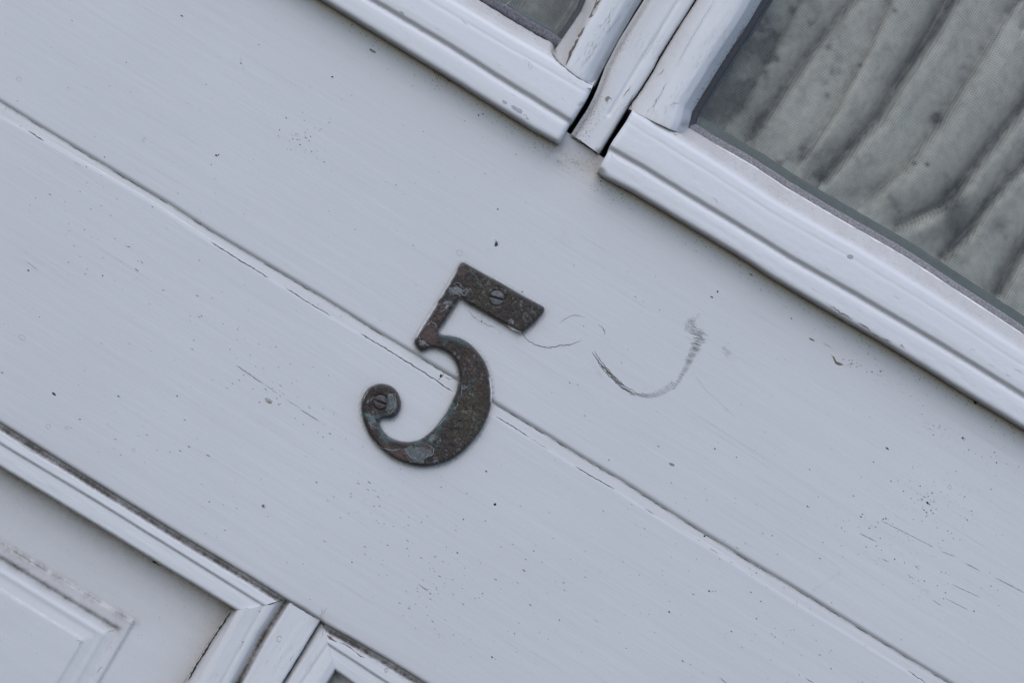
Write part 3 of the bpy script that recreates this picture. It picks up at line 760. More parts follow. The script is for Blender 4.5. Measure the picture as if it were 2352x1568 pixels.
mk = patch([(1383, 0), (1375, 4), (1367, 22), (1360, 38), (1352, 42), (1358, 30), (1365, 14), (1370, 0)], K_BROWN, .06)
mk += ribbon([(1380, 0), (1370, 16), (1362, 32), (1354, 42)], 6, K_BROWN, .8) + ribbon([(1343, 62), (1336, 74), (1328, 86), (1322, 100), (1314, 116), (1308, 132), (1300, 150)], 5.5, K_BROWN, .8) + ribbon([(1318, 108), (1310, 122), (1306, 136)], 6, K_BROWN, .6)
for _ in range(75):
    t = rng.random(); x = 1395 - 75 * t + rng.random() * 34; y = 140 * t + rng.random() * 10
    l = 5 + 10 * rng.random(); mk += ribbon([(x, y), (x - l * .5, y + l)], .55 + .5 * rng.random(), K_GREY if rng.random() < .7 else K_DARK, .9)
for _ in range(12):
    t = rng.random(); x = 1452 - 70 * t; y = 90 * t; mk += ribbon([(x, y), (x - 10, y + 18)], .7, K_FAINT, .4)
stile_l = sheet('sash_frame', X, Y, H, M_STILE, door, dirt_shade, tan, -16, mk, 'left window sash, its stile flaking to bare wood')

def bar_rails(G, C, K, N, nose_r=9.5):
    return [(G, 0, -8), (G, 0, -5.6), (G, 4, -5.0), (C, -10, 5.4), (C, -2, 7.0), (C, 8, 7.8), (C, 24, 8.1), (C, 30, 8.0), (C, 33, 8.3), (K, -26, 8.6), (K, -9, 8.5), (K, -4, 7.5), (K, 0, 7.0), (K, 4, 7.1), (K, 8, 7.9), (K, 20, 8.1), (N, -14, 8.1), (N, -6, 7.9), (N, -2, 7.1), (N, 0, 5.6)]
def hm_barL(X, Y, H):
    U, V = UV(X, Y); uj, vj = UV(*np.array(JOINT_L).T)
    above = sm(-3, 6, V - np.interp(U, uj, vj)) * sm(1262, 1285, X)
    r = H - above * 5
    e = pdist(X, Y, END_L); r = r - 2.2 * np.exp(-e / 3.0) * (Y > 205)
    return r + .035 * (fbm(U / 160, V / 14, 15, 3) - .5)
GL = extend(GLASS_L, 900, 120); CL = extend(CREASE_L, 900, 120); KL = extend(COVE_L, 900, 60); NL = extend(NOSE_L, 900, 60)
X, Y, H = loft(bar_rails(GL, CL, KL, NL), 'u', ULO, END_L, 3.2, 1.7, 1.5, hm_barL, .03, 121, .7)
U_, V_ = UV(X, Y)
def between(L, w=4):
    uu, vv = UV(*np.array(L).T); return sm(-w, w, V_ - ext_interp(U_.ravel(), uu, vv).reshape(U_.shape))
tan = .55 * between(CL) * (.8 + .5 * fbm(X / 50, Y / 50, 3, 3)) + .22 * np.exp(-pdist(X, Y, KL) / 7)
dirt_shade = .5 * np.exp(-pdist(X, Y, GL) / 3.5) + .14 * np.exp(-pdist(X, Y, KL) / 4) + .8 * np.exp(-np.hypot((X - 1276) / 9, (Y - 112) / 11) ** 2) + .30 * np.exp(-pdist(X, Y, JOINT_L[1:]) / 4)
dirt_shade += .30 * np.exp(-pdist(X, Y, NL) / 3)
mk = ribbon([(1267, 120), (1271, 130), (1279, 140), (1290, 150), (1300, 156)], 2.2, K_BLACK, .6) + ribbon([(1308, 162), (1322, 170), (1331, 181)], 3.6, K_DARK, .8) + ribbon([(1331, 181), (1345, 188), (1362, 197)], 1.3, K_DARK, .6)
mk += ribbon([(1296, 154), (1310, 165), (1330, 181)], 1.0, K_BLACK)
mk += patch([(1154, 229), (1164, 234), (1165, 239), (1160, 240), (1154, 236)], K_CHIP, .03) + patch([(1173, 243), (1180, 242), (1188, 248), (1197, 251), (1201, 257), (1197, 262), (1188, 258), (1178, 251)], K_CHIP, .03) + patch([(1202, 263), (1208, 264), (1212, 271), (1216, 276), (1206, 273), (1201, 274)], K_CHIP, .03)
mk += patch([(917, 26), (925, 28), (929, 34), (922, 33)], K_CHIP, .03)
for x, y in [(1290, 190), (1318, 190), (1310, 207), (1340, 215), (1305, 180), (1262, 200), (1230, 180), (1285, 270), (1195, 105)]:
    mk += ribbon([(x, y), (x + 5 + 4 * rng.random(), y + 4)], 1.3, K_BROWN if rng.random() < .5 else K_GREY, .6)
for l in [[(1203, 135), (1210, 140), (1216, 143), (1213, 150), (1217, 158)], [(1213, 158), (1220, 160), (1222, 153), (1216, 146)], [(1058, 42), (1066, 52), (1075, 58)]]: mk += ribbon(l, .9, K_GREY, .5)
for _ in range(60):
    x = 800 + rng.random() * 520; y0 = (x - 741) * .615; y = y0 - 20 - rng.random() * 95; l = 4 + 12 * rng.random()
    mk += ribbon([(x, y), (x + l * CT, y + l * ST)], .6, K_FAINT if rng.random() < .7 else K_GREY, .5)
for _ in range(40):
    t = rng.random(); mk += blob(1110 + 160 * t + rng.normal(0, 4), 15 + 95 * t + rng.normal(0, 5), .8, .6, 0, K_GREY)
mk += ribbon([(x - 1, y + 2) for x, y in extend(GLASS_L, 200, 0)], 2.6, K_BLACK, .6, .05, False, 9)
sheet('weather_bar', X, Y, H, M_BAR, stile_l, dirt_shade, tan, -7, mk)

# ------------------------------------------------------------------ right sash
GE_R = extend([(1751, 0), (1713, 64), (1648, 163), (1605, 232), (1590, 258), (1580, 300)], 700, 0)
SR1 = MUL_R
SR2 = extend([(1644, 0), (1588, 86), (1545, 165), (1507, 232), (1490, 262)], 700, 0)
rails = [(SR1, 0, -3), (SR1, 1.5, 1.6), (SR1, 5, 2.6), (SR2, -6, 6.0), (SR2, -2, 6.2), (SR2, 0, 5.4), (SR2, 3, 6.6), (SR2, 14, 7.6), (SR2, 30, 8.0), (GE_R, -38, 7.8), (GE_R, -22, 5.8), (GE_R, -5, -3.0), (GE_R, 0, -5.4), (GE_R, 0, -8)]
X, Y, H = loft(rails, 'v', JOINT_R, VHI, 3.0, 1.8, 1.5, None, .12, 131, .7)
d1 = pdist(X, Y, SR1); dg = pdist(X, Y, GE_R); dj = pdist(X, Y, JOINT_R)
tan = .75 * np.exp(-d1 / 20) + .15 * np.exp(-dg / 18) + .3 * np.exp(-dj / 8)
dirt_shade = .30 * np.exp(-d1 / 4) + .30 * np.exp(-dg / 3) + .45 * np.exp(-np.hypot((X - 1572) / 12, (Y - 285) / 10) ** 2) + .14 * np.exp(-dj / 4)
mk = ribbon([(1612, -20), (1599, 0), (1575, 36), (1557, 66), (1536, 100), (1514, 135), (1501, 160), (1484, 188), (1467, 214), (1454, 232), (1450, 240), (1449, 250)], 3.0, K_BLACK, .7, .06)
mk += ribbon([(1526, 158), (1518, 170), (1510, 174)], 2.6, K_BROWN, .5) + ribbon([(1509, 226), (1504, 234)], 3.2, K_BLACK, .4) + ribbon([(1500, 243), (1496, 250)], 2, K_BLACK, .5) + ribbon([(1492, 250), (1486, 258)], 1.6, K_DARK, .9)
mk += ribbon([(1640, 4), (1612, 50), (1584, 96), (1560, 140)], 1.0, K_FAINT) + ribbon([(1530, 190), (1515, 222), (1504, 240), (1500, 264)], 1.0, K_GREY, 1) + ribbon([(1537, 242), (1548, 238), (1556, 240), (1560, 236)], 1.1, K_DARK, .9)
for _ in range(80):
    t = rng.random(); x = 1700 - 180 * t + rng.normal(0, 14); y = 270 * t + rng.normal(0, 5); l = 5 + 9 * rng.random()
    mk += ribbon([(x, y), (x - l * .5, y + l)], .6 + .4 * rng.random(), K_FAINT if rng.random() < .6 else K_GREY, .7)
for _ in range(120):
    t = rng.random() ** 1.0; x = 1742 - 150 * t - abs(rng.normal(0, 4)); y = 8 + 240 * t + rng.normal(0, 3); mk += blob(x, y, .5 + rng.random() * 1.0, .5, -1, K_DARK if rng.random() < .6 else K_GREY)
mk += ribbon([(1712, 60), (1690, 98), (1668, 132), (1640, 178), (1612, 222)], 1.5, K_DARK, .7)
stile_r = sheet('sash_frame', X, Y, H, M_STILE, door, dirt_shade, tan, -16, mk, 'right window sash with the curtained pane')

GR = extend(GLASS_R, 160, 900); CR = extend(CREASE_R, 60, 900); KR = extend(COVE_R, 60, 900); NR = extend(NOSE_R[1:], 60, 900)
def hm_barR(X, Y, H):
    U, V = UV(X, Y); uj, vj = UV(*np.array(JOINT_R).T)
    above = sm(-2, 5, V - np.interp(U, uj, vj)) * sm(1585, 1560, X)
    r = H - above * 5
    e = pdist(X, Y, END_R); r = r - 1.5 * np.exp(-e / 4.0) - 3.5 * np.exp(-np.hypot((X - 1374) / 10, (Y - 398) / 10) ** 2)
    return r + .035 * (fbm(U / 160, V / 14, 35, 3) - .5) + .07 * (fbm(U / 14, V / 10, 36, 2) - .5)
X, Y, H = loft(bar_rails(GR, CR, KR, NR), 'u', END_R, UHI, 3.2, 1.7, 1.5, hm_barR, .03, 141, .7)
U_, V_ = UV(X, Y)
tan = .60 * between(CR, 7) * (.8 + .5 * fbm(X / 60, Y / 60, 3, 3)) + .24 * np.exp(-pdist(X, Y, KR) / 7) + .10 * np.exp(-pdist(X, Y, [(a - ST * 30, b + CT * 30) for a, b in CREASE_R]) / 6)
dirt_shade = .10 * np.exp(-pdist(X, Y, GR) / 3) + .14 * np.exp(-pdist(X, Y, KR) / 4) + .5 * np.exp(-np.hypot((X - 1560) / 16, (Y - 292) / 7) ** 2) + .14 * np.exp(-pdist(X, Y, JOINT_R) / 4) + .30 * np.exp(-pdist(X, Y, NR) / 3)
mk = ribbon([(1458, 257), (1475, 267), (1498, 279), (1520, 289), (1537, 295)], 1.4, K_BROWN, .4) + ribbon([(1545, 305), (1552, 310), (1556, 309)], 2.0, K_DARK, .4)
CK = [(1904, 700), (1914, 706), (1930, 716), (1945, 725), (1960, 732), (1972, 742), (1984, 748)]
CK = [(x + 30, y + 10) for x, y in CK]
mk += ribbon([(1905, 700), (1920, 710), (1936, 721), (1948, 727), (1960, 733)], 1.9, K_BROWN, .8) + ribbon([(1971, 741), (1982, 747), (1994, 756), (2000, 760)], 3.4, K_BROWN, .7) + ribbon([(2003, 763), (2012, 770), (2020, 773)], 2.4, K_BROWN, .7) + ribbon([(2024, 776), (2038, 781), (2050, 787)], 1.9, K_BROWN, .7)
mk += ribbon([(1862, 661), (1872, 666), (1880, 671)], .9, K_GREY) + patch([(2067, 791), (2072, 790), (2079, 801), (2070, 796)], K_CHIP, .04)
mk += ring(1953, 590, 7, 4, .2, K_GREY, 1.2) + patch([(1946, 588), (1953, 586), (1960, 589), (1958, 594), (1950, 593)], K_CHIP, .03)
mk += ribbon([(1636, 452), (1642, 457), (1648, 466), (1644, 468)], 1.0, K_GREY) + ribbon([(2050, 678), (2062, 684), (2066, 690)], 1.0, K_GREY) + ribbon([(1402, 352), (1408, 360), (1406, 366)], 1.0, K_GREY)
mk += ribbon([(2327, 845), (2340, 852), (2352, 860)], 1.3, K_GREY) + ribbon([(2310, 858), (2320, 864)], 1.2, K_GREY) + ribbon([(2226, 805), (2236, 802), (2240, 806)], 1.2, K_GREY)
for a in [GLASS_R]:
    P = np.array(a, float)
    for _ in range(200):
        k = rng.integers(1, len(P) - 1); t = rng.random(); p = P[k] + (P[k + 1] - P[k]) * t; d = 4 + rng.random() * 30
        mk += blob(p[0] - ST * d, p[1] + CT * d, .5 + rng.random() * .6, .5, 0, K_GREY)
    mk += ribbon([tuple(p + np.array([-1.5, 2.5])) for p in P[1:]], 3.0, K_WHITE, .5, .05, False, 12)
    mk += ribbon([(2050, 570), (2062, 577)], 1.6, K_DARK) + ribbon([(2219, 677), (2226, 682)], 2, K_BLACK)
for _ in range(70):
    t = rng.random(); x = 1400 + 950 * t; y0 = 395 + (x - 1376) * .604; y = y0 - 12 - rng.random() * 110; l = 4 + 12 * rng.random()
    mk += ribbon([(x, y), (x + l * CT, y + l * ST)], .6, K_FAINT if rng.random() < .8 else K_GREY, .5)
sheet('weather_bar', X, Y, H, M_BAR, stile_r, dirt_shade, tan, -7, mk)

# ------------------------------------------------------------------ glass, gaskets
mg, nt, b = newmat('dusty_glass')
out = nt.nodes['Material Output']
tc = nt.nodes.new('ShaderNodeTexCoord').outputs['Object']
tr = nt.nodes.new('ShaderNodeBsdfTransparent'); tr.inputs[0].default_value = (.93, .94, .92, 1)
gl = nt.nodes.new('ShaderNodeBsdfGlossy'); gl.inputs['Roughness'].default_value = .06
df = nt.nodes.new('ShaderNodeBsdfDiffuse'); df.inputs[0].default_value = (.42, .42, .42, 1)
fr = nt.nodes.new('ShaderNodeFresnel'); fr.inputs[0].default_value = 1.3
m1 = nt.nodes.new('ShaderNodeMixShader'); m2 = nt.nodes.new('ShaderNodeMixShader')
nt.links.new(fr.outputs[0], m1.inputs[0]); nt.links.new(tr.outputs[0], m1.inputs[1]); nt.links.new(gl.outputs[0], m1.inputs[2])
dust = mth(nt, 'ADD', ramp(nt, noise(nt, tc, 60, 5, .6), .35, .8, .01, .07), ramp(nt, noise(nt, tc, 1100, 2, .5), .68, .76, 0, .22))
nt.links.new(dust, m2.inputs[0]); nt.links.new(m1.outputs[0], m2.inputs[1]); nt.links.new(df.outputs[0], m2.inputs[2])
nt.links.new(m2.outputs[0], out.inputs['Surface'])
M_GASK = flat('speckled_gasket', (.20, .195, .21), .8, .55, 1500)
M_GASKL = flat('dark_speckled_bead', (.11, .11, .13), .8, .6, 1500)
M_GASKD = flat('dark_gasket', (.035, .038, .048), .6, .5, 1300)
M_TEAL = flat('grey_green_spacer', (.15, .175, .185), .5, .12, 300)

def slab(name, ptsUV, h0, h1, mat, parent, label=None):
    n = len(ptsUV); P = np.array(ptsUV, float)
    a = W(P[:, 0], P[:, 1], np.full(n, float(h0))); k = S
    bck = a.copy(); bck[:, 1] = -h1 * 1e-3
    v = np.vstack([a, bck]); f = [list(range(n)), list(range(2 * n - 1, n - 1, -1))]
    for i in range(n): f.append([i, n + i, n + (i + 1) % n, (i + 1) % n])
    return mesh_obj(name, v, f, [mat], parent, None, False, None, label)

def uvl(pts): return [tuple(float(q) for q in UV(x, y)) for x, y in pts]
GLs = [(ULO, UV(*GL[0])[1] - 20)] + [(u, v - 14) for u, v in uvl(GLASS_L)] + [(u + 14, v) for u, v in uvl([(1288, 98), (1345, 0)])] + [(UV(*GE_L[0])[0] + 14, VHI), (ULO, VHI)]
# glass panes as flat quads filling the opening
ul, vl = UV(1276, 100)
slab('glass_pane', [(ULO + 5, float(vl) - 60), (float(ul) + 45, float(vl) - 60), (float(ul) + 55, VHI - 5), (ULO + 5, VHI - 5)], -6.3, -10.0, mg, stile_l)
ur, vr = UV(1588, 294)
slab('glass_pane', [(float(ur) - 55, float(vr) - 60), (UHI - 5, float(vr) - 60), (UHI - 5, VHI - 5), (float(ur) - 70, VHI - 5)], -6.3, -10.0, mg, stile_r)

def strip(name, rails, axis, lo, hi, mat, parent, back=-6.2, wobv=1.2, seed=5):
    X, Y, H = loft(rails, axis, lo, hi, 5, 2.0, .8, None, .1, seed, wobv)
    return sheet(name, X, Y, H, mat, parent, None, None, back)
# left: dark speckled bead along the bottom and up the stile side
strip('glazing_strip', [(GL, -19, -6.1), (GL, -18, -5.2), (GL, -3, -4.9), (GL, 3, -5.5)], 'u', ULO, float(ul) + 14, M_GASKL, stile_l)
strip('glazing_strip', [(GE_L, -13, -6.1), (GE_L, -12, -5.3), (GE_L, 3, -5.1)], 'v', float(vl) - 6, VHI, M_GASKD, stile_l, seed=8)
strip('glazing_strip', [(GR, -13, -6.1), (GR, -12, -5.3), (GR, 2, -5.1)], 'u', float(ur) - 4, UHI, M_GASK, stile_r, seed=11)
strip('glazing_strip', [(GE_R, -3, -5.2), (GE_R, 14, -5.3), (GE_R, 16, -6.1)], 'v', float(vr) - 6, VHI, M_GASKD, stile_r, seed=12)
strip('glass_spacer', [(GR, -33, -10.6), (GR, -32, -10.2), (GR, -10, -10.2), (GR, -9, -10.6)], 'u', float(ur) - 10, UHI, M_TEAL, stile_r, -14, .3, 13)
strip('glass_spacer', [(GL, -30, -10.6), (GL, -29, -10.2), (GL, -16, -10.2), (GL, -15, -10.6)], 'u', ULO, float(ul) + 14, M_TEAL, stile_l, -14, .3, 14)
strip('glass_spacer', [(GE_R, 6, -10.6), (GE_R, 7, -10.2), (GE_R, 21, -10.2), (GE_R, 22, -10.6)], 'v', float(vr) - 6, VHI, M_GASKD, stile_r, -14, .3, 15)

# ------------------------------------------------------------------ curtains
mc, nt, b = newmat('curtain_gauze')
tco = nt.nodes.new('ShaderNodeTexCoord').outputs['Object']
sx = nt.nodes.new('ShaderNodeSeparateXYZ'); 
nz = nt.nodes.new('ShaderNodeTexNoise'); nz.inputs['Scale'].default_value = 22; nz.inputs['Detail'].default_value = 2
nt.links.new(tco, nz.inputs['Vector'])
va = nt.nodes.new('ShaderNodeVectorMath'); va.operation = 'MULTIPLY_ADD'
nt.links.new(nz.outputs['Color'], va.inputs[0]); va.inputs[1].default_value = (.006, .0, .006); nt.links.new(tco, va.inputs[2])
nt.links.new(va.outputs[0], sx.inputs[0])
K = 2 * math.pi / .00095
sa_ = mth(nt, 'SINE', mth(nt, 'MULTIPLY', sx.outputs['X'], K)); sb_ = mth(nt, 'SINE', mth(nt, 'MULTIPLY', sx.outputs['Z'], K))
hole = ramp(nt, mth(nt, 'ADD', sa_, sb_), .6, 1.5)
wv = ramp(nt, noise(nt, tco, 18, 4, .6), .35, .65)
c = mix(nt, wv, (.70, .675, .66), (.84, .81, .785))
c = mix(nt, ramp(nt, noise(nt, tco, 240, 3, .6), 0.4, .7, 0, .5), c, (.40, .39, .39))
mo = mth(nt, 'ADD', attr(nt, 'dirt_shade'), mth(nt, 'MULTIPLY', mth(nt, 'SUBTRACT', noise(nt, tco, 110, 6, .7), .5), ramp(nt, attr(nt, 'dirt_shade'), 0, .4, 0, 1.15)))  # mask holds mildew and the painted fold shade
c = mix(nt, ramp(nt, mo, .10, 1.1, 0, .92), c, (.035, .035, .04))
nt.links.new(c, b.inputs['Base Color']); b.inputs['Roughness'].default_value = .95; b.inputs['Specular IOR Level'].default_value = .1
nt.links.new(mth(nt, 'SUBTRACT', 1.0, mth(nt, 'MULTIPLY', hole, .52)), b.inputs['Alpha'])

Z3 = lambda x, y: (1347.5 + x * .42965, y * .42965)
FOLDS = [([(1480, -200), (1420, 0), (1300, 150), (1180, 300), (1090, 440), (1000, 560), (870, 740)], 16, 5.0),
         ([(1700, -150), (1620, 0), (1520, 220), (1400, 450), (1270, 680), (1150, 850)], 13, 3.2),
         ([(2020, -200), (1960, 0), (1850, 190), (1740, 340), (1640, 490), (1560, 620), (1420, 780), (1260, 960)], 17, 8.5),
         ([(1960, -60), (1850, 140), (1740, 330), (1640, 470)], 10, 3.5),
         ([(2300, 0), (2200, 150), (2050, 380), (1900, 620), (1690, 900), (1460, 1090)], 22, 3.8),
         ([(2560, 80), (2460, 260), (2338, 560), (2230, 690), (2100, 850), (1960, 1030), (1880, 1100), (1660, 1205)], 18, 8.5),
         ([(2600, 500), (2338, 880), (2250, 960), (2150, 1080), (2030, 1240), (1900, 1370)], 14, 6.5),
         ([(2700, 800), (2500, 1050), (2338, 1330), (2250, 1450), (2200, 1560)], 18, 8.5),
         ([(1180, -100), (1090, 80), (1000, 240), (900, 420), (760, 640)], 18, 2.0),
         ([(2500, -150), (2400, 60), (2338, 150)], 20, 4), ([(2900, 900), (2700, 1250), (2500, 1600)], 18, 7), ([(2900, 200), (2750, 450), (2600, 700)], 22, 6)]
FOLDS = [([Z3(*p) for p in f], w, d) for f, w, d in FOLDS]
def curtain(name, u0, u1, v0, v1, folds, seed, label, mould_shade=True):
    u = np.arange(u0, u1, 3.4); v = np.arange(v0, v1, 3.4)
    V, U = np.meshgrid(v, u, indexing='ij'); X, Y = XY(U, V)
    H = -22 + 2.0 * (fbm(U / 90 + V * .0, V / 500, seed, 2) - .5) + .35 * np.sin(U / 34 + V / 300) + .4 * (fbm(X / 90, Y / 90, seed + 2, 2) - .5)
    fold_shade = 0 * X
    for pts, w, d in folds:
        q = pdist(X, Y, pts)
        fu, fv = UV(*np.array(pts).T); o_ = np.argsort(fv)
        side = U - np.interp(V, fv[o_], fu[o_])              # left of the fold the cloth sinks slowly, right of it it stands up sharply
        qq = np.where(side < 0, q / (w * 2.3), q / (w * .5))
        H = H - 1.8 * d * np.exp(-qq ** 1.25) + .28 * d * np.exp(-((side - w * 2.2) / (w * 1.8)) ** 2) * np.exp(-(q / (w * 3.6)) ** 4)
        fold_shade = np.maximum(fold_shade, min(1, d / 7) * np.exp(-(np.where(side < 0, q / (w * 1.0), q / (w * .32))) ** 1.3))  # valley shade painted into the cloth colour along each fold
    n1 = fbm(X / 55, Y / 55, seed + 5, 5); n2 = fbm(X / 14, Y / 14, seed + 6, 4)
    if mould_shade:
        dl = pdist(X, Y, [(1751, 0), (1648, 163), (1590, 290)]); db = pdist(X, Y, GLASS_R)
        m = .40 * sm(230, 20, dl) + .42 * np.exp(-(np.hypot(X - 1665, (Y - 215) * .9) / 75) ** 2) + .16 * np.exp(-db / 80) + .7 * np.exp(-(np.hypot((X - 2190), (Y - 490) * .75) / 40) ** 2)
        m += .50 * np.exp(-(np.hypot((X - 2290), (Y - 515)) / 24) ** 2) + .4 * np.exp(-(pdist(X, Y, [(2045, 450), (2055, 470), (2065, 485)]) / 8) ** 2)
        m += .35 * sm(.56, .75, n1) * sm(420, 150, dl + 0)
        for x, y, r in [(1900, 220, 8), (2100, 376, 6), (2150, 270, 12), (2130, 378, 5), (1740, 60, 9), (1820, 25, 8), (2055, 25, 6), (1870, 540, 10), (1975, 150, 5), (1725, 190, 7)]:
            m += .6 * np.exp(-(np.hypot(X - x, Y - y) / r) ** 2)
        m = (m + .10 + .07 * sm(.5, .68, n2) * sm(.4, .6, n1)) * (.45 + 1.5 * n1) + .80 * fold_shade * (.75 + .4 * n2)  # mildew, then the painted shade of the folds on top
    else:
        m = .55 + .3 * n1
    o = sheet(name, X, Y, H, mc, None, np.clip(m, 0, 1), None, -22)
    o['label'] = label; o['category'] = 'curtain'; o['group'] = 'curtains behind the door windows'
    return o
# remove the closing walls' thickness problem: the hem sits below the glass edge
ur, vr = float(ur), float(vr)
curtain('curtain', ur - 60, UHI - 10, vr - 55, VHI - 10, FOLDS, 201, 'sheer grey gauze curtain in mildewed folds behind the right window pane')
ul, vl = float(ul), float(vl)
lf = [([XY(u, vl - 100), XY(u + 30, VHI)], 16, 4) for u in np.arange(ULO, ul, 95)]
curtain('curtain', ULO + 10, ul + 50, vl - 55, VHI - 10, lf, 301, 'dark green-grey gauze curtain behind the small corner of the left window pane', False)

# ------------------------------------------------------------------ dark room behind the door
md = flat('room_shade', (.03, .03, .032), .9, .2, 20)
k = S
x0, x1, z0, z1, y0, y1 = -1700 * k, 1700 * k, -1540 * k, 1540 * k, .034, .30
v = [(x0, y0, z0), (x1, y0, z0), (x1, y0, z1), (x0, y0, z1), (x0, y1, z0), (x1, y1, z0), (x1, y1, z1), (x0, y1, z1)]
room = mesh_obj('room_interior', v, [[4, 5, 6, 7], [0, 1, 5, 4], [2, 3, 7, 6], [1, 2, 6, 5], [3, 0, 4, 7]], [md], None, None, False)
room['kind'] = 'structure'

# ------------------------------------------------------------------ house number 5
def cdt_solid(outline, pts_in, hfun, base_h, mats, name, parent, cfun=None, marks=None):
    """Fill an outline (traced units) with a fine triangulation raised by hfun(x, y, edge distance)."""
    n = len(outline)
    allp = [Vector((float(x), float(y))) for x, y in outline] + [Vector((float(x), float(y))) for x, y in pts_in]
    vo, eo, fo, _, _, _ = delaunay_2d_cdt(allp, [(i, (i + 1) % n) for i in range(n)], [list(range(n))], 1, 1e-4)
    P = np.array([(q.x, q.y) for q in vo])
    d = pdist(P[:, 0], P[:, 1], outline, True)
    H = hfun(P[:, 0], P[:, 1], d)
    U, V = UV(P[:, 0], P[:, 1])
    kk = S * (DIST - 2e-3) / DIST
    top = np.stack([U * kk, -H * 1e-3, V * kk], -1)
    verts = top.tolist(); faces = []
    for f in fo:
        f = list(f); a, b_, c_ = (top[i] for i in f[:3])
        if np.cross(b_ - a, c_ - a)[1] > 0: f = f[::-1]
        faces.append(f)
    # side wall
    O = np.array(outline); Uo, Vo = UV(O[:, 0], O[:, 1]); ho = hfun(O[:, 0], O[:, 1], np.zeros(n))
    b0 = len(verts)
    verts += np.stack([Uo * kk, -ho * 1e-3, Vo * kk], -1).tolist()
    verts += np.stack([Uo * kk, np.full(n, -base_h * 1e-3), Vo * kk], -1).tolist()
    for i in range(n):
        j = (i + 1) % n; faces.append([b0 + i, b0 + n + i, b0 + n + j, b0 + j])
    mi = [0] * len(faces); mats = list(mats); nmark = 0
    for poly, mt, lift in (marks or []):
        if mt not in mats: mats.append(mt)
        Q = np.array(poly, float); u_, v_ = UV(Q[:, 0], Q[:, 1])
        hq = hfun(Q[:, 0], Q[:, 1], pdist(Q[:, 0], Q[:, 1], outline, True)) + lift
        i0 = len(verts); verts += np.stack([u_ * kk, -hq * 1e-3, v_ * kk], -1).tolist()
        faces.append(list(range(i0, i0 + len(poly)))); mi.append(mats.index(mt)); nmark += len(poly)
    me = bpy.data.meshes.new(name); me.from_pydata(verts, [], faces)
    for m in mats: me.materials.append(m)
    me.polygons.foreach_set('material_index', np.array(mi, np.int32))
    me.polygons.foreach_set('use_smooth', np.ones(len(faces), bool))
    if cfun is not None:
        C = cfun(P[:, 0], P[:, 1], d); Co = cfun(O[:, 0], O[:, 1], np.zeros(n))
        A = np.concatenate([C, Co, Co * .6 + .0, np.zeros((nmark, 3))]); A = np.concatenate([A, np.ones((len(A), 1))], 1)
        at = me.attributes.new('patina', 'FLOAT_COLOR', 'POINT'); at.data.foreach_set('color', A.astype(np.float32).ravel())
    me.update()
    o = bpy.data.objects.new(name, me); col.objects.link(o)
    if parent is not None: o.parent = parent
    return o

def inside(x, y, P):
    c = np.zeros(x.shape, bool); n = len(P); j = n - 1
    for i in range(n):
        xi, yi = P[i]; xj, yj = P[j]
        cond = ((yi > y) != (yj > y)) & (x < (xj - xi) * (y - yi) / (yj - yi + 1e-12) + xi)
        c ^= cond; j = i
    return c

SC1 = Z1(1094, 360); SC2 = Z1(374, 1004)
def five_masks(x, y):
    n = fbm(x / 16, y / 16, 501, 5); n2 = fbm(x / 9, y / 9, 511, 4); n3 = fbm(x / 30, y / 30, 521, 4)
    wx = x + 8 * (fbm(x / 14, y / 14, 531, 3) - .5); wy = y + 8 * (fbm(x / 14, y / 14, 541, 3) - .5)
    def reg(cx, cy, rx, ry): return np.exp(-(((wx - cx) / rx) ** 2 + ((wy - cy) / ry) ** 2))
    pale = np.maximum.reduce([reg(*Z1(600, 1330), 20, 14), reg(*Z1(440, 1010), 10, 18), reg(*Z1(690, 1230), 9, 7), reg(*Z1(850, 320), 20, 9) * .9, reg(*Z1(320, 1120), 10, 12) * .7, reg(*Z1(780, 400), 12, 10) * .8, reg(*Z1(1190, 500), 10, 6) * .6, reg(*Z1(640, 640), 8, 5)])
    pink = np.maximum.reduce([reg(*Z1(880, 190), 16, 12), reg(*Z1(740, 440), 26, 30), reg(*Z1(670, 570), 20, 26), reg(*Z1(470, 1300), 36, 22), reg(*Z1(310, 1130), 14, 26), reg(*Z1(960, 800), 30, 40) * .55, reg(*Z1(640, 1290), 12, 10)])
    olive = np.maximum(reg(*Z1(930, 1080), 44, 60), reg(*Z1(1050, 350), 50, 40) * .7)
    return n, n2, n3, pale, pink, olive
def five_h(x, y, d):
    n, n2, n3, pale, pink, olive = five_masks(x, y)
    h = 1.5 + .95 * sm(0, 7.5, d) ** .8
    flake = sm(.50, .53, n2 * .5 + pale * .35 + n * .2)
    h = h + (.20 * flake * sm(2, 6, d)) + .10 * (n - .5) + .08 * (n2 - .5)
    for c in (SC1, SC2):
        q = np.hypot(x - c[0], y - c[1]); h = h - .5 * sm(21, 17, q)
    return h
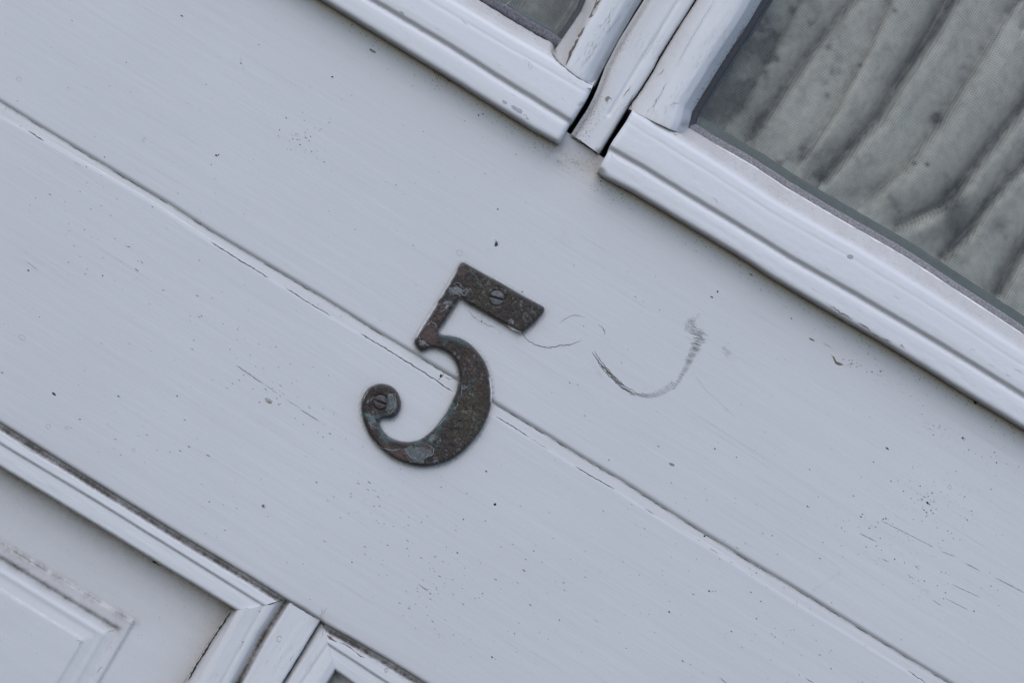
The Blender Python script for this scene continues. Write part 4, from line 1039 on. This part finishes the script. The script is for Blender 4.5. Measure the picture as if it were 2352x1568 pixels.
def five_c(x, y, d):
    n, n2, n3, pale, pink, olive = five_masks(x, y)
    N = len(x)
    def L(v): return np.array(v)[None, :]
    c = np.repeat(L((.040, .030, .026)), N, 0)
    def mx(c, f, v): f = np.clip(f, 0, 1)[:, None]; return c * (1 - f) + L(v) * f
    c = mx(c, olive * 1.1, (.056, .045, .028))
    c = mx(c, pink * sm(.35, .6, n) * 1.0, (.115, .066, .06))
    spots = sm(.58, .66, fbm(x / 5, y / 5, 551, 3)); c = mx(c, spots * .85, (.022, .018, .017))
    f = sm(.46, .51, n2 * .5 + pale * .42 + n * .2)
    edge_l = np.exp(-((n2 * .5 + pale * .42 + n * .2 - .485) / .016) ** 2)
    c = mx(c, f * pale * .95, (.20, .225, .24))
    c = mx(c, edge_l * (.45 + pale) * .9, (.34, .37, .39))
    ln = fbm(x / 22, y / 22, 561, 4); c = mx(c, np.exp(-((ln - .5) / .012) ** 2) * sm(.45, .6, n3) * .55, (.20, .24, .25))
    inner = np.exp(-(pdist(x, y, [Z1(*p) for p in [(372, 1130), (420, 1225), (530, 1262), (640, 1235), (735, 1145), (825, 1010), (858, 890)]]) / 12) ** 2)
    green = np.maximum(inner * sm(.36, .62, n), np.exp(-(pdist(x, y, [Z1(*p) for p in [(270, 1075), (330, 1098), (400, 1098), (470, 1060)]]) / 6) ** 2) * sm(.3, .5, n2))
    green = np.maximum(green, np.exp(-(pdist(x, y, [Z1(*p) for p in [(755, 592), (830, 612), (900, 640)]]) / 6) ** 2) * .8)
    green = np.maximum(green, .6 * sm(.66, .74, fbm(x / 6, y / 6, 571, 3)) * sm(.5, .62, n3))
    c = mx(c, green * .6, (.09, .175, .185))
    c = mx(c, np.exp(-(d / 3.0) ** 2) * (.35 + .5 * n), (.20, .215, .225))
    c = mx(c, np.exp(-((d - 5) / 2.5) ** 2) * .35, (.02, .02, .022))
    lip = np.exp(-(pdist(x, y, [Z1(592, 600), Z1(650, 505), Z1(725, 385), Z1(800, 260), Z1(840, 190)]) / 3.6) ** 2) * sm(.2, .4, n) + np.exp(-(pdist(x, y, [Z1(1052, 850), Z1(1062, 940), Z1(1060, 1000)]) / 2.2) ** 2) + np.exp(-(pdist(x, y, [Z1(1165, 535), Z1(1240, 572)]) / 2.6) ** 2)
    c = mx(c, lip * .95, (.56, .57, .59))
    return c
mnum, nt, b = newmat('corroded_bronze')
tc = nt.nodes.new('ShaderNodeTexCoord').outputs['Object']
va_ = nt.nodes.new('ShaderNodeAttribute'); va_.attribute_name = 'patina'
fine = noise(nt, tc, 1500, 4, .7)
c = mix(nt, ramp(nt, fine, .45, .75, 0, .3), va_.outputs['Color'], (.02, .017, .016))
c = mix(nt, ramp(nt, noise(nt, tc, 2100, 2, .5), .70, .78, 0, .35), c, (.20, .22, .22))
nt.links.new(c, b.inputs['Base Color']); b.inputs['Metallic'].default_value = .05; b.inputs['Roughness'].default_value = .40; b.inputs['Specular IOR Level'].default_value = .35
bp = nt.nodes.new('ShaderNodeBump'); bp.inputs['Strength'].default_value = .95; bp.inputs['Distance'].default_value = .0005
nt.links.new(mth(nt, 'ADD', fine, mth(nt, 'MULTIPLY', noise(nt, tc, 420, 4, .6), 1.4)), bp.inputs['Height']); nt.links.new(bp.outputs[0], b.inputs['Normal'])

gx_, gy_ = np.meshgrid(np.arange(820, 1260, 1.7), np.arange(595, 1080, 1.7))
gx_ = (gx_ + rng.random(gx_.shape) * .5).ravel(); gy_ = (gy_ + rng.random(gy_.shape) * .5).ravel()
ins = inside(gx_, gy_, FIVE_S)
gx_, gy_ = gx_[ins], gy_[ins]
dd = pdist(gx_, gy_, FIVE_S, True); keep = dd > 1.1
number_root = bpy.data.objects.new('house_number', None)
col.objects.link(number_root)
K_VERD = flat('pale_corrosion', (.10, .112, .118), .8, .35, 1200)
K_VERD2 = flat('corrosion_edge', (.20, .225, .24), .8, .25, 1200)
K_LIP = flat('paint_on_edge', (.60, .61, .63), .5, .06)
K_RUST = flat('red_brown_patina', (.066, .043, .040), .7, .5, 1100)
def zz(*p): return [Z1(*q) for q in p]
nm = []
for l in [zz((520, 1285), (545, 1320), (560, 1345), (610, 1355), (655, 1345), (700, 1325), (705, 1290), (665, 1262)), zz((780, 292), (815, 300), (845, 288), (868, 325), (895, 345), (918, 318), (930, 300)),
          zz((730, 432), (755, 442), (772, 428), (795, 405)), zz((655, 532), (688, 506), (714, 518), (722, 548)), zz((604, 585), (628, 628), (655, 645), (684, 664)),
          zz((884, 890), (876, 935), (880, 965)), zz((852, 995), (855, 1020), (830, 1050)), zz((668, 1222), (692, 1252), (690, 1232), (715, 1215)), zz((415, 962), (440, 955), (470, 985), (466, 1035), (432, 1076)),
          zz((300, 985), (290, 1010), (330, 975), (345, 968)), zz((275, 1075), (300, 1086), (338, 1092)), zz((345, 1235), (352, 1272), (400, 1290), (450, 1300), (500, 1292)), zz((1165, 492), (1190, 510), (1200, 488)), zz((290, 1120), (320, 1135), (312, 1160), (335, 1172)),
          zz((835, 262), (865, 268), (890, 300)), zz((720, 1160), (760, 1120), (790, 1085)), zz((960, 1230), (1000, 1190), (1030, 1150))]:
    nm += ribbon(l, 1.5, K_VERD2, .7, .07, True, 3)
for p, mt in [(zz((522, 1288), (560, 1276), (585, 1300), (610, 1318), (600, 1352), (560, 1342), (540, 1318)), K_VERD), (zz((610, 1318), (650, 1290), (690, 1300), (698, 1325), (650, 1350), (600, 1352)), K_VERD), (zz((560, 1345), (600, 1356), (650, 1352), (640, 1378), (580, 1378)), K_VERD),
              (zz((418, 966), (440, 958), (458, 985), (456, 1045), (430, 1060), (420, 1030)), K_VERD), (zz((395, 1262), (440, 1278), (500, 1296), (530, 1330), (550, 1362), (500, 1352), (430, 1310)), K_RUST),
              (zz((635, 545), (680, 512), (716, 528), (720, 560), (735, 590), (690, 640), (640, 615), (622, 580)), K_RUST), (zz((850, 200), (880, 172), (915, 178), (900, 215), (865, 225)), K_RUST), (zz((735, 405), (775, 395), (782, 420), (750, 440)), K_RUST)]:
    Q = np.array(p); c0 = Q.mean(0); n_ = len(Q)                      # jagged fan so the flake follows the face
    R = []
    for i in range(n_):
        a, b_ = Q[i], Q[(i + 1) % n_]
        for t in (0, .33, .66): R.append(a + (b_ - a) * t + rng.normal(0, .9, 2))
    for i in range(len(R)):
        a, b_ = R[i], R[(i + 1) % len(R)]
        m1_, m2_ = (a + c0) / 2, (b_ + c0) / 2
        nm += [([tuple(a), tuple(b_), tuple(m2_), tuple(m1_)], mt, .045), ([tuple(m1_), tuple(m2_), tuple(c0)], mt, .045)]
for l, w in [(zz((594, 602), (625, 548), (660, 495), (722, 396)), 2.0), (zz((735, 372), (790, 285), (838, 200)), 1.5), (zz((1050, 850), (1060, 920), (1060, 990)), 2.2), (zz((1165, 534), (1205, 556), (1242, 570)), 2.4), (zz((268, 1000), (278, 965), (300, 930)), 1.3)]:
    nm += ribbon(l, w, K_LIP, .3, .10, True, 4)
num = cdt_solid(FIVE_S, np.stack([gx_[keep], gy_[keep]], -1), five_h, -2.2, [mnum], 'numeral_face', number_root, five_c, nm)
number_root['label'] = 'weathered dark bronze numeral 5 with a curled tail, screwed to the white door'
number_root['category'] = 'house number'

ms, nt, b = newmat('screw_metal')
tc = nt.nodes.new('ShaderNodeTexCoord').outputs['Object']
c = mix(nt, ramp(nt, noise(nt, tc, 700, 4, .7), .4, .65), (.075, .075, .085), (.14, .15, .165))
va_ = nt.nodes.new('ShaderNodeAttribute'); va_.attribute_name = 'patina'
mm_ = nt.nodes.new('ShaderNodeMix'); mm_.data_type = 'RGBA'; mm_.blend_type = 'MULTIPLY'; mm_.inputs[0].default_value = 1
nt.links.new(c, mm_.inputs[6]); nt.links.new(va_.outputs['Color'], mm_.inputs[7])
nt.links.new(mm_.outputs[2], b.inputs['Base Color']); b.inputs['Metallic'].default_value = .35; b.inputs['Roughness'].default_value = .5
bp = nt.nodes.new('ShaderNodeBump'); bp.inputs['Strength'].default_value = .4; bp.inputs['Distance'].default_value = .0004
nt.links.new(noise(nt, tc, 900, 4, .6), bp.inputs['Height']); nt.links.new(bp.outputs[0], b.inputs['Normal'])
def screw(c, r, ang, tint, label):
    t = np.linspace(0, 2 * math.pi, 64, endpoint=False)
    O = np.stack([c[0] + r * np.cos(t), c[1] + r * np.sin(t)], -1)
    a, b_ = np.meshgrid(np.arange(-r, r, .75), np.arange(-r, r, .75)); a = a.ravel(); b_ = b_.ravel(); kp = np.hypot(a, b_) < r - .5
    def hf(x, y, d):
        dx, dy = x - c[0], y - c[1]; s_ = -dx * math.sin(ang) + dy * math.cos(ang)
        return 2.15 + .45 * sm(0, 3.2, d) + .25 * (1 - (np.hypot(dx, dy) / r) ** 2) - .95 * (sm(2.9, 2.0, np.abs(s_)))
    def cf(x, y, d):
        dx, dy = x - c[0], y - c[1]; s_ = -dx * math.sin(ang) + dy * math.cos(ang)
        k = np.where(np.abs(s_) < 2.0, .25, 1.0)[:, None]
        return np.array(tint)[None] * k
    o = cdt_solid(O, np.stack([c[0] + a[kp], c[1] + b_[kp]], -1), hf, 1.2, [ms], 'screw', number_root, cf)
    o['label'] = label
screw(SC1, 18.2, math.radians(16), (1.0, 1.0, 1.0), 'slotted screw head in the top bar')
screw(SC2, 16.8, math.radians(20), (.75, .62, .62), 'slotted screw head in the curled tail')

# pale fibre caught on the left pane
pts = []
for x, y in [(236, -30), (250, 0), (300, 30), (360, 48), (420, 50), (460, 32), (485, 8), (492, -20)]:
    u, v = UV(1041.2 + x * .27343, y * .27343); pts.append(W(u, v, -5.9))
P = np.array(pts); q = []
for i in range(len(P) - 1):
    for t in np.linspace(0, 1, 6, endpoint=False): q.append(P[i] * (1 - t) + P[i + 1] * t)
q = np.array(q); q = gsmooth(q, 2, 0)
vv = []; ff = []
for i, p in enumerate(q):
    d = q[min(i + 1, len(q) - 1)] - q[max(i - 1, 0)]; d /= np.linalg.norm(d)
    n_ = np.cross(d, (0, 1, 0)); n_ /= np.linalg.norm(n_)
    for k_ in range(5):
        a = k_ * 2 * math.pi / 5; vv.append(p + .00010 * (math.cos(a) * n_ + math.sin(a) * np.array((0, 1, 0))))
for i in range(len(q) - 1):
    for k_ in range(5): ff.append([i * 5 + k_, i * 5 + (k_ + 1) % 5, (i + 1) * 5 + (k_ + 1) % 5, (i + 1) * 5 + k_])
th = mesh_obj('thread', vv, ff, [flat('pale_fibre', (.45, .45, .42), .8)], None)
th['label'] = 'pale curled fibre stuck to the bottom of the left window glass'
th['category'] = 'thread'
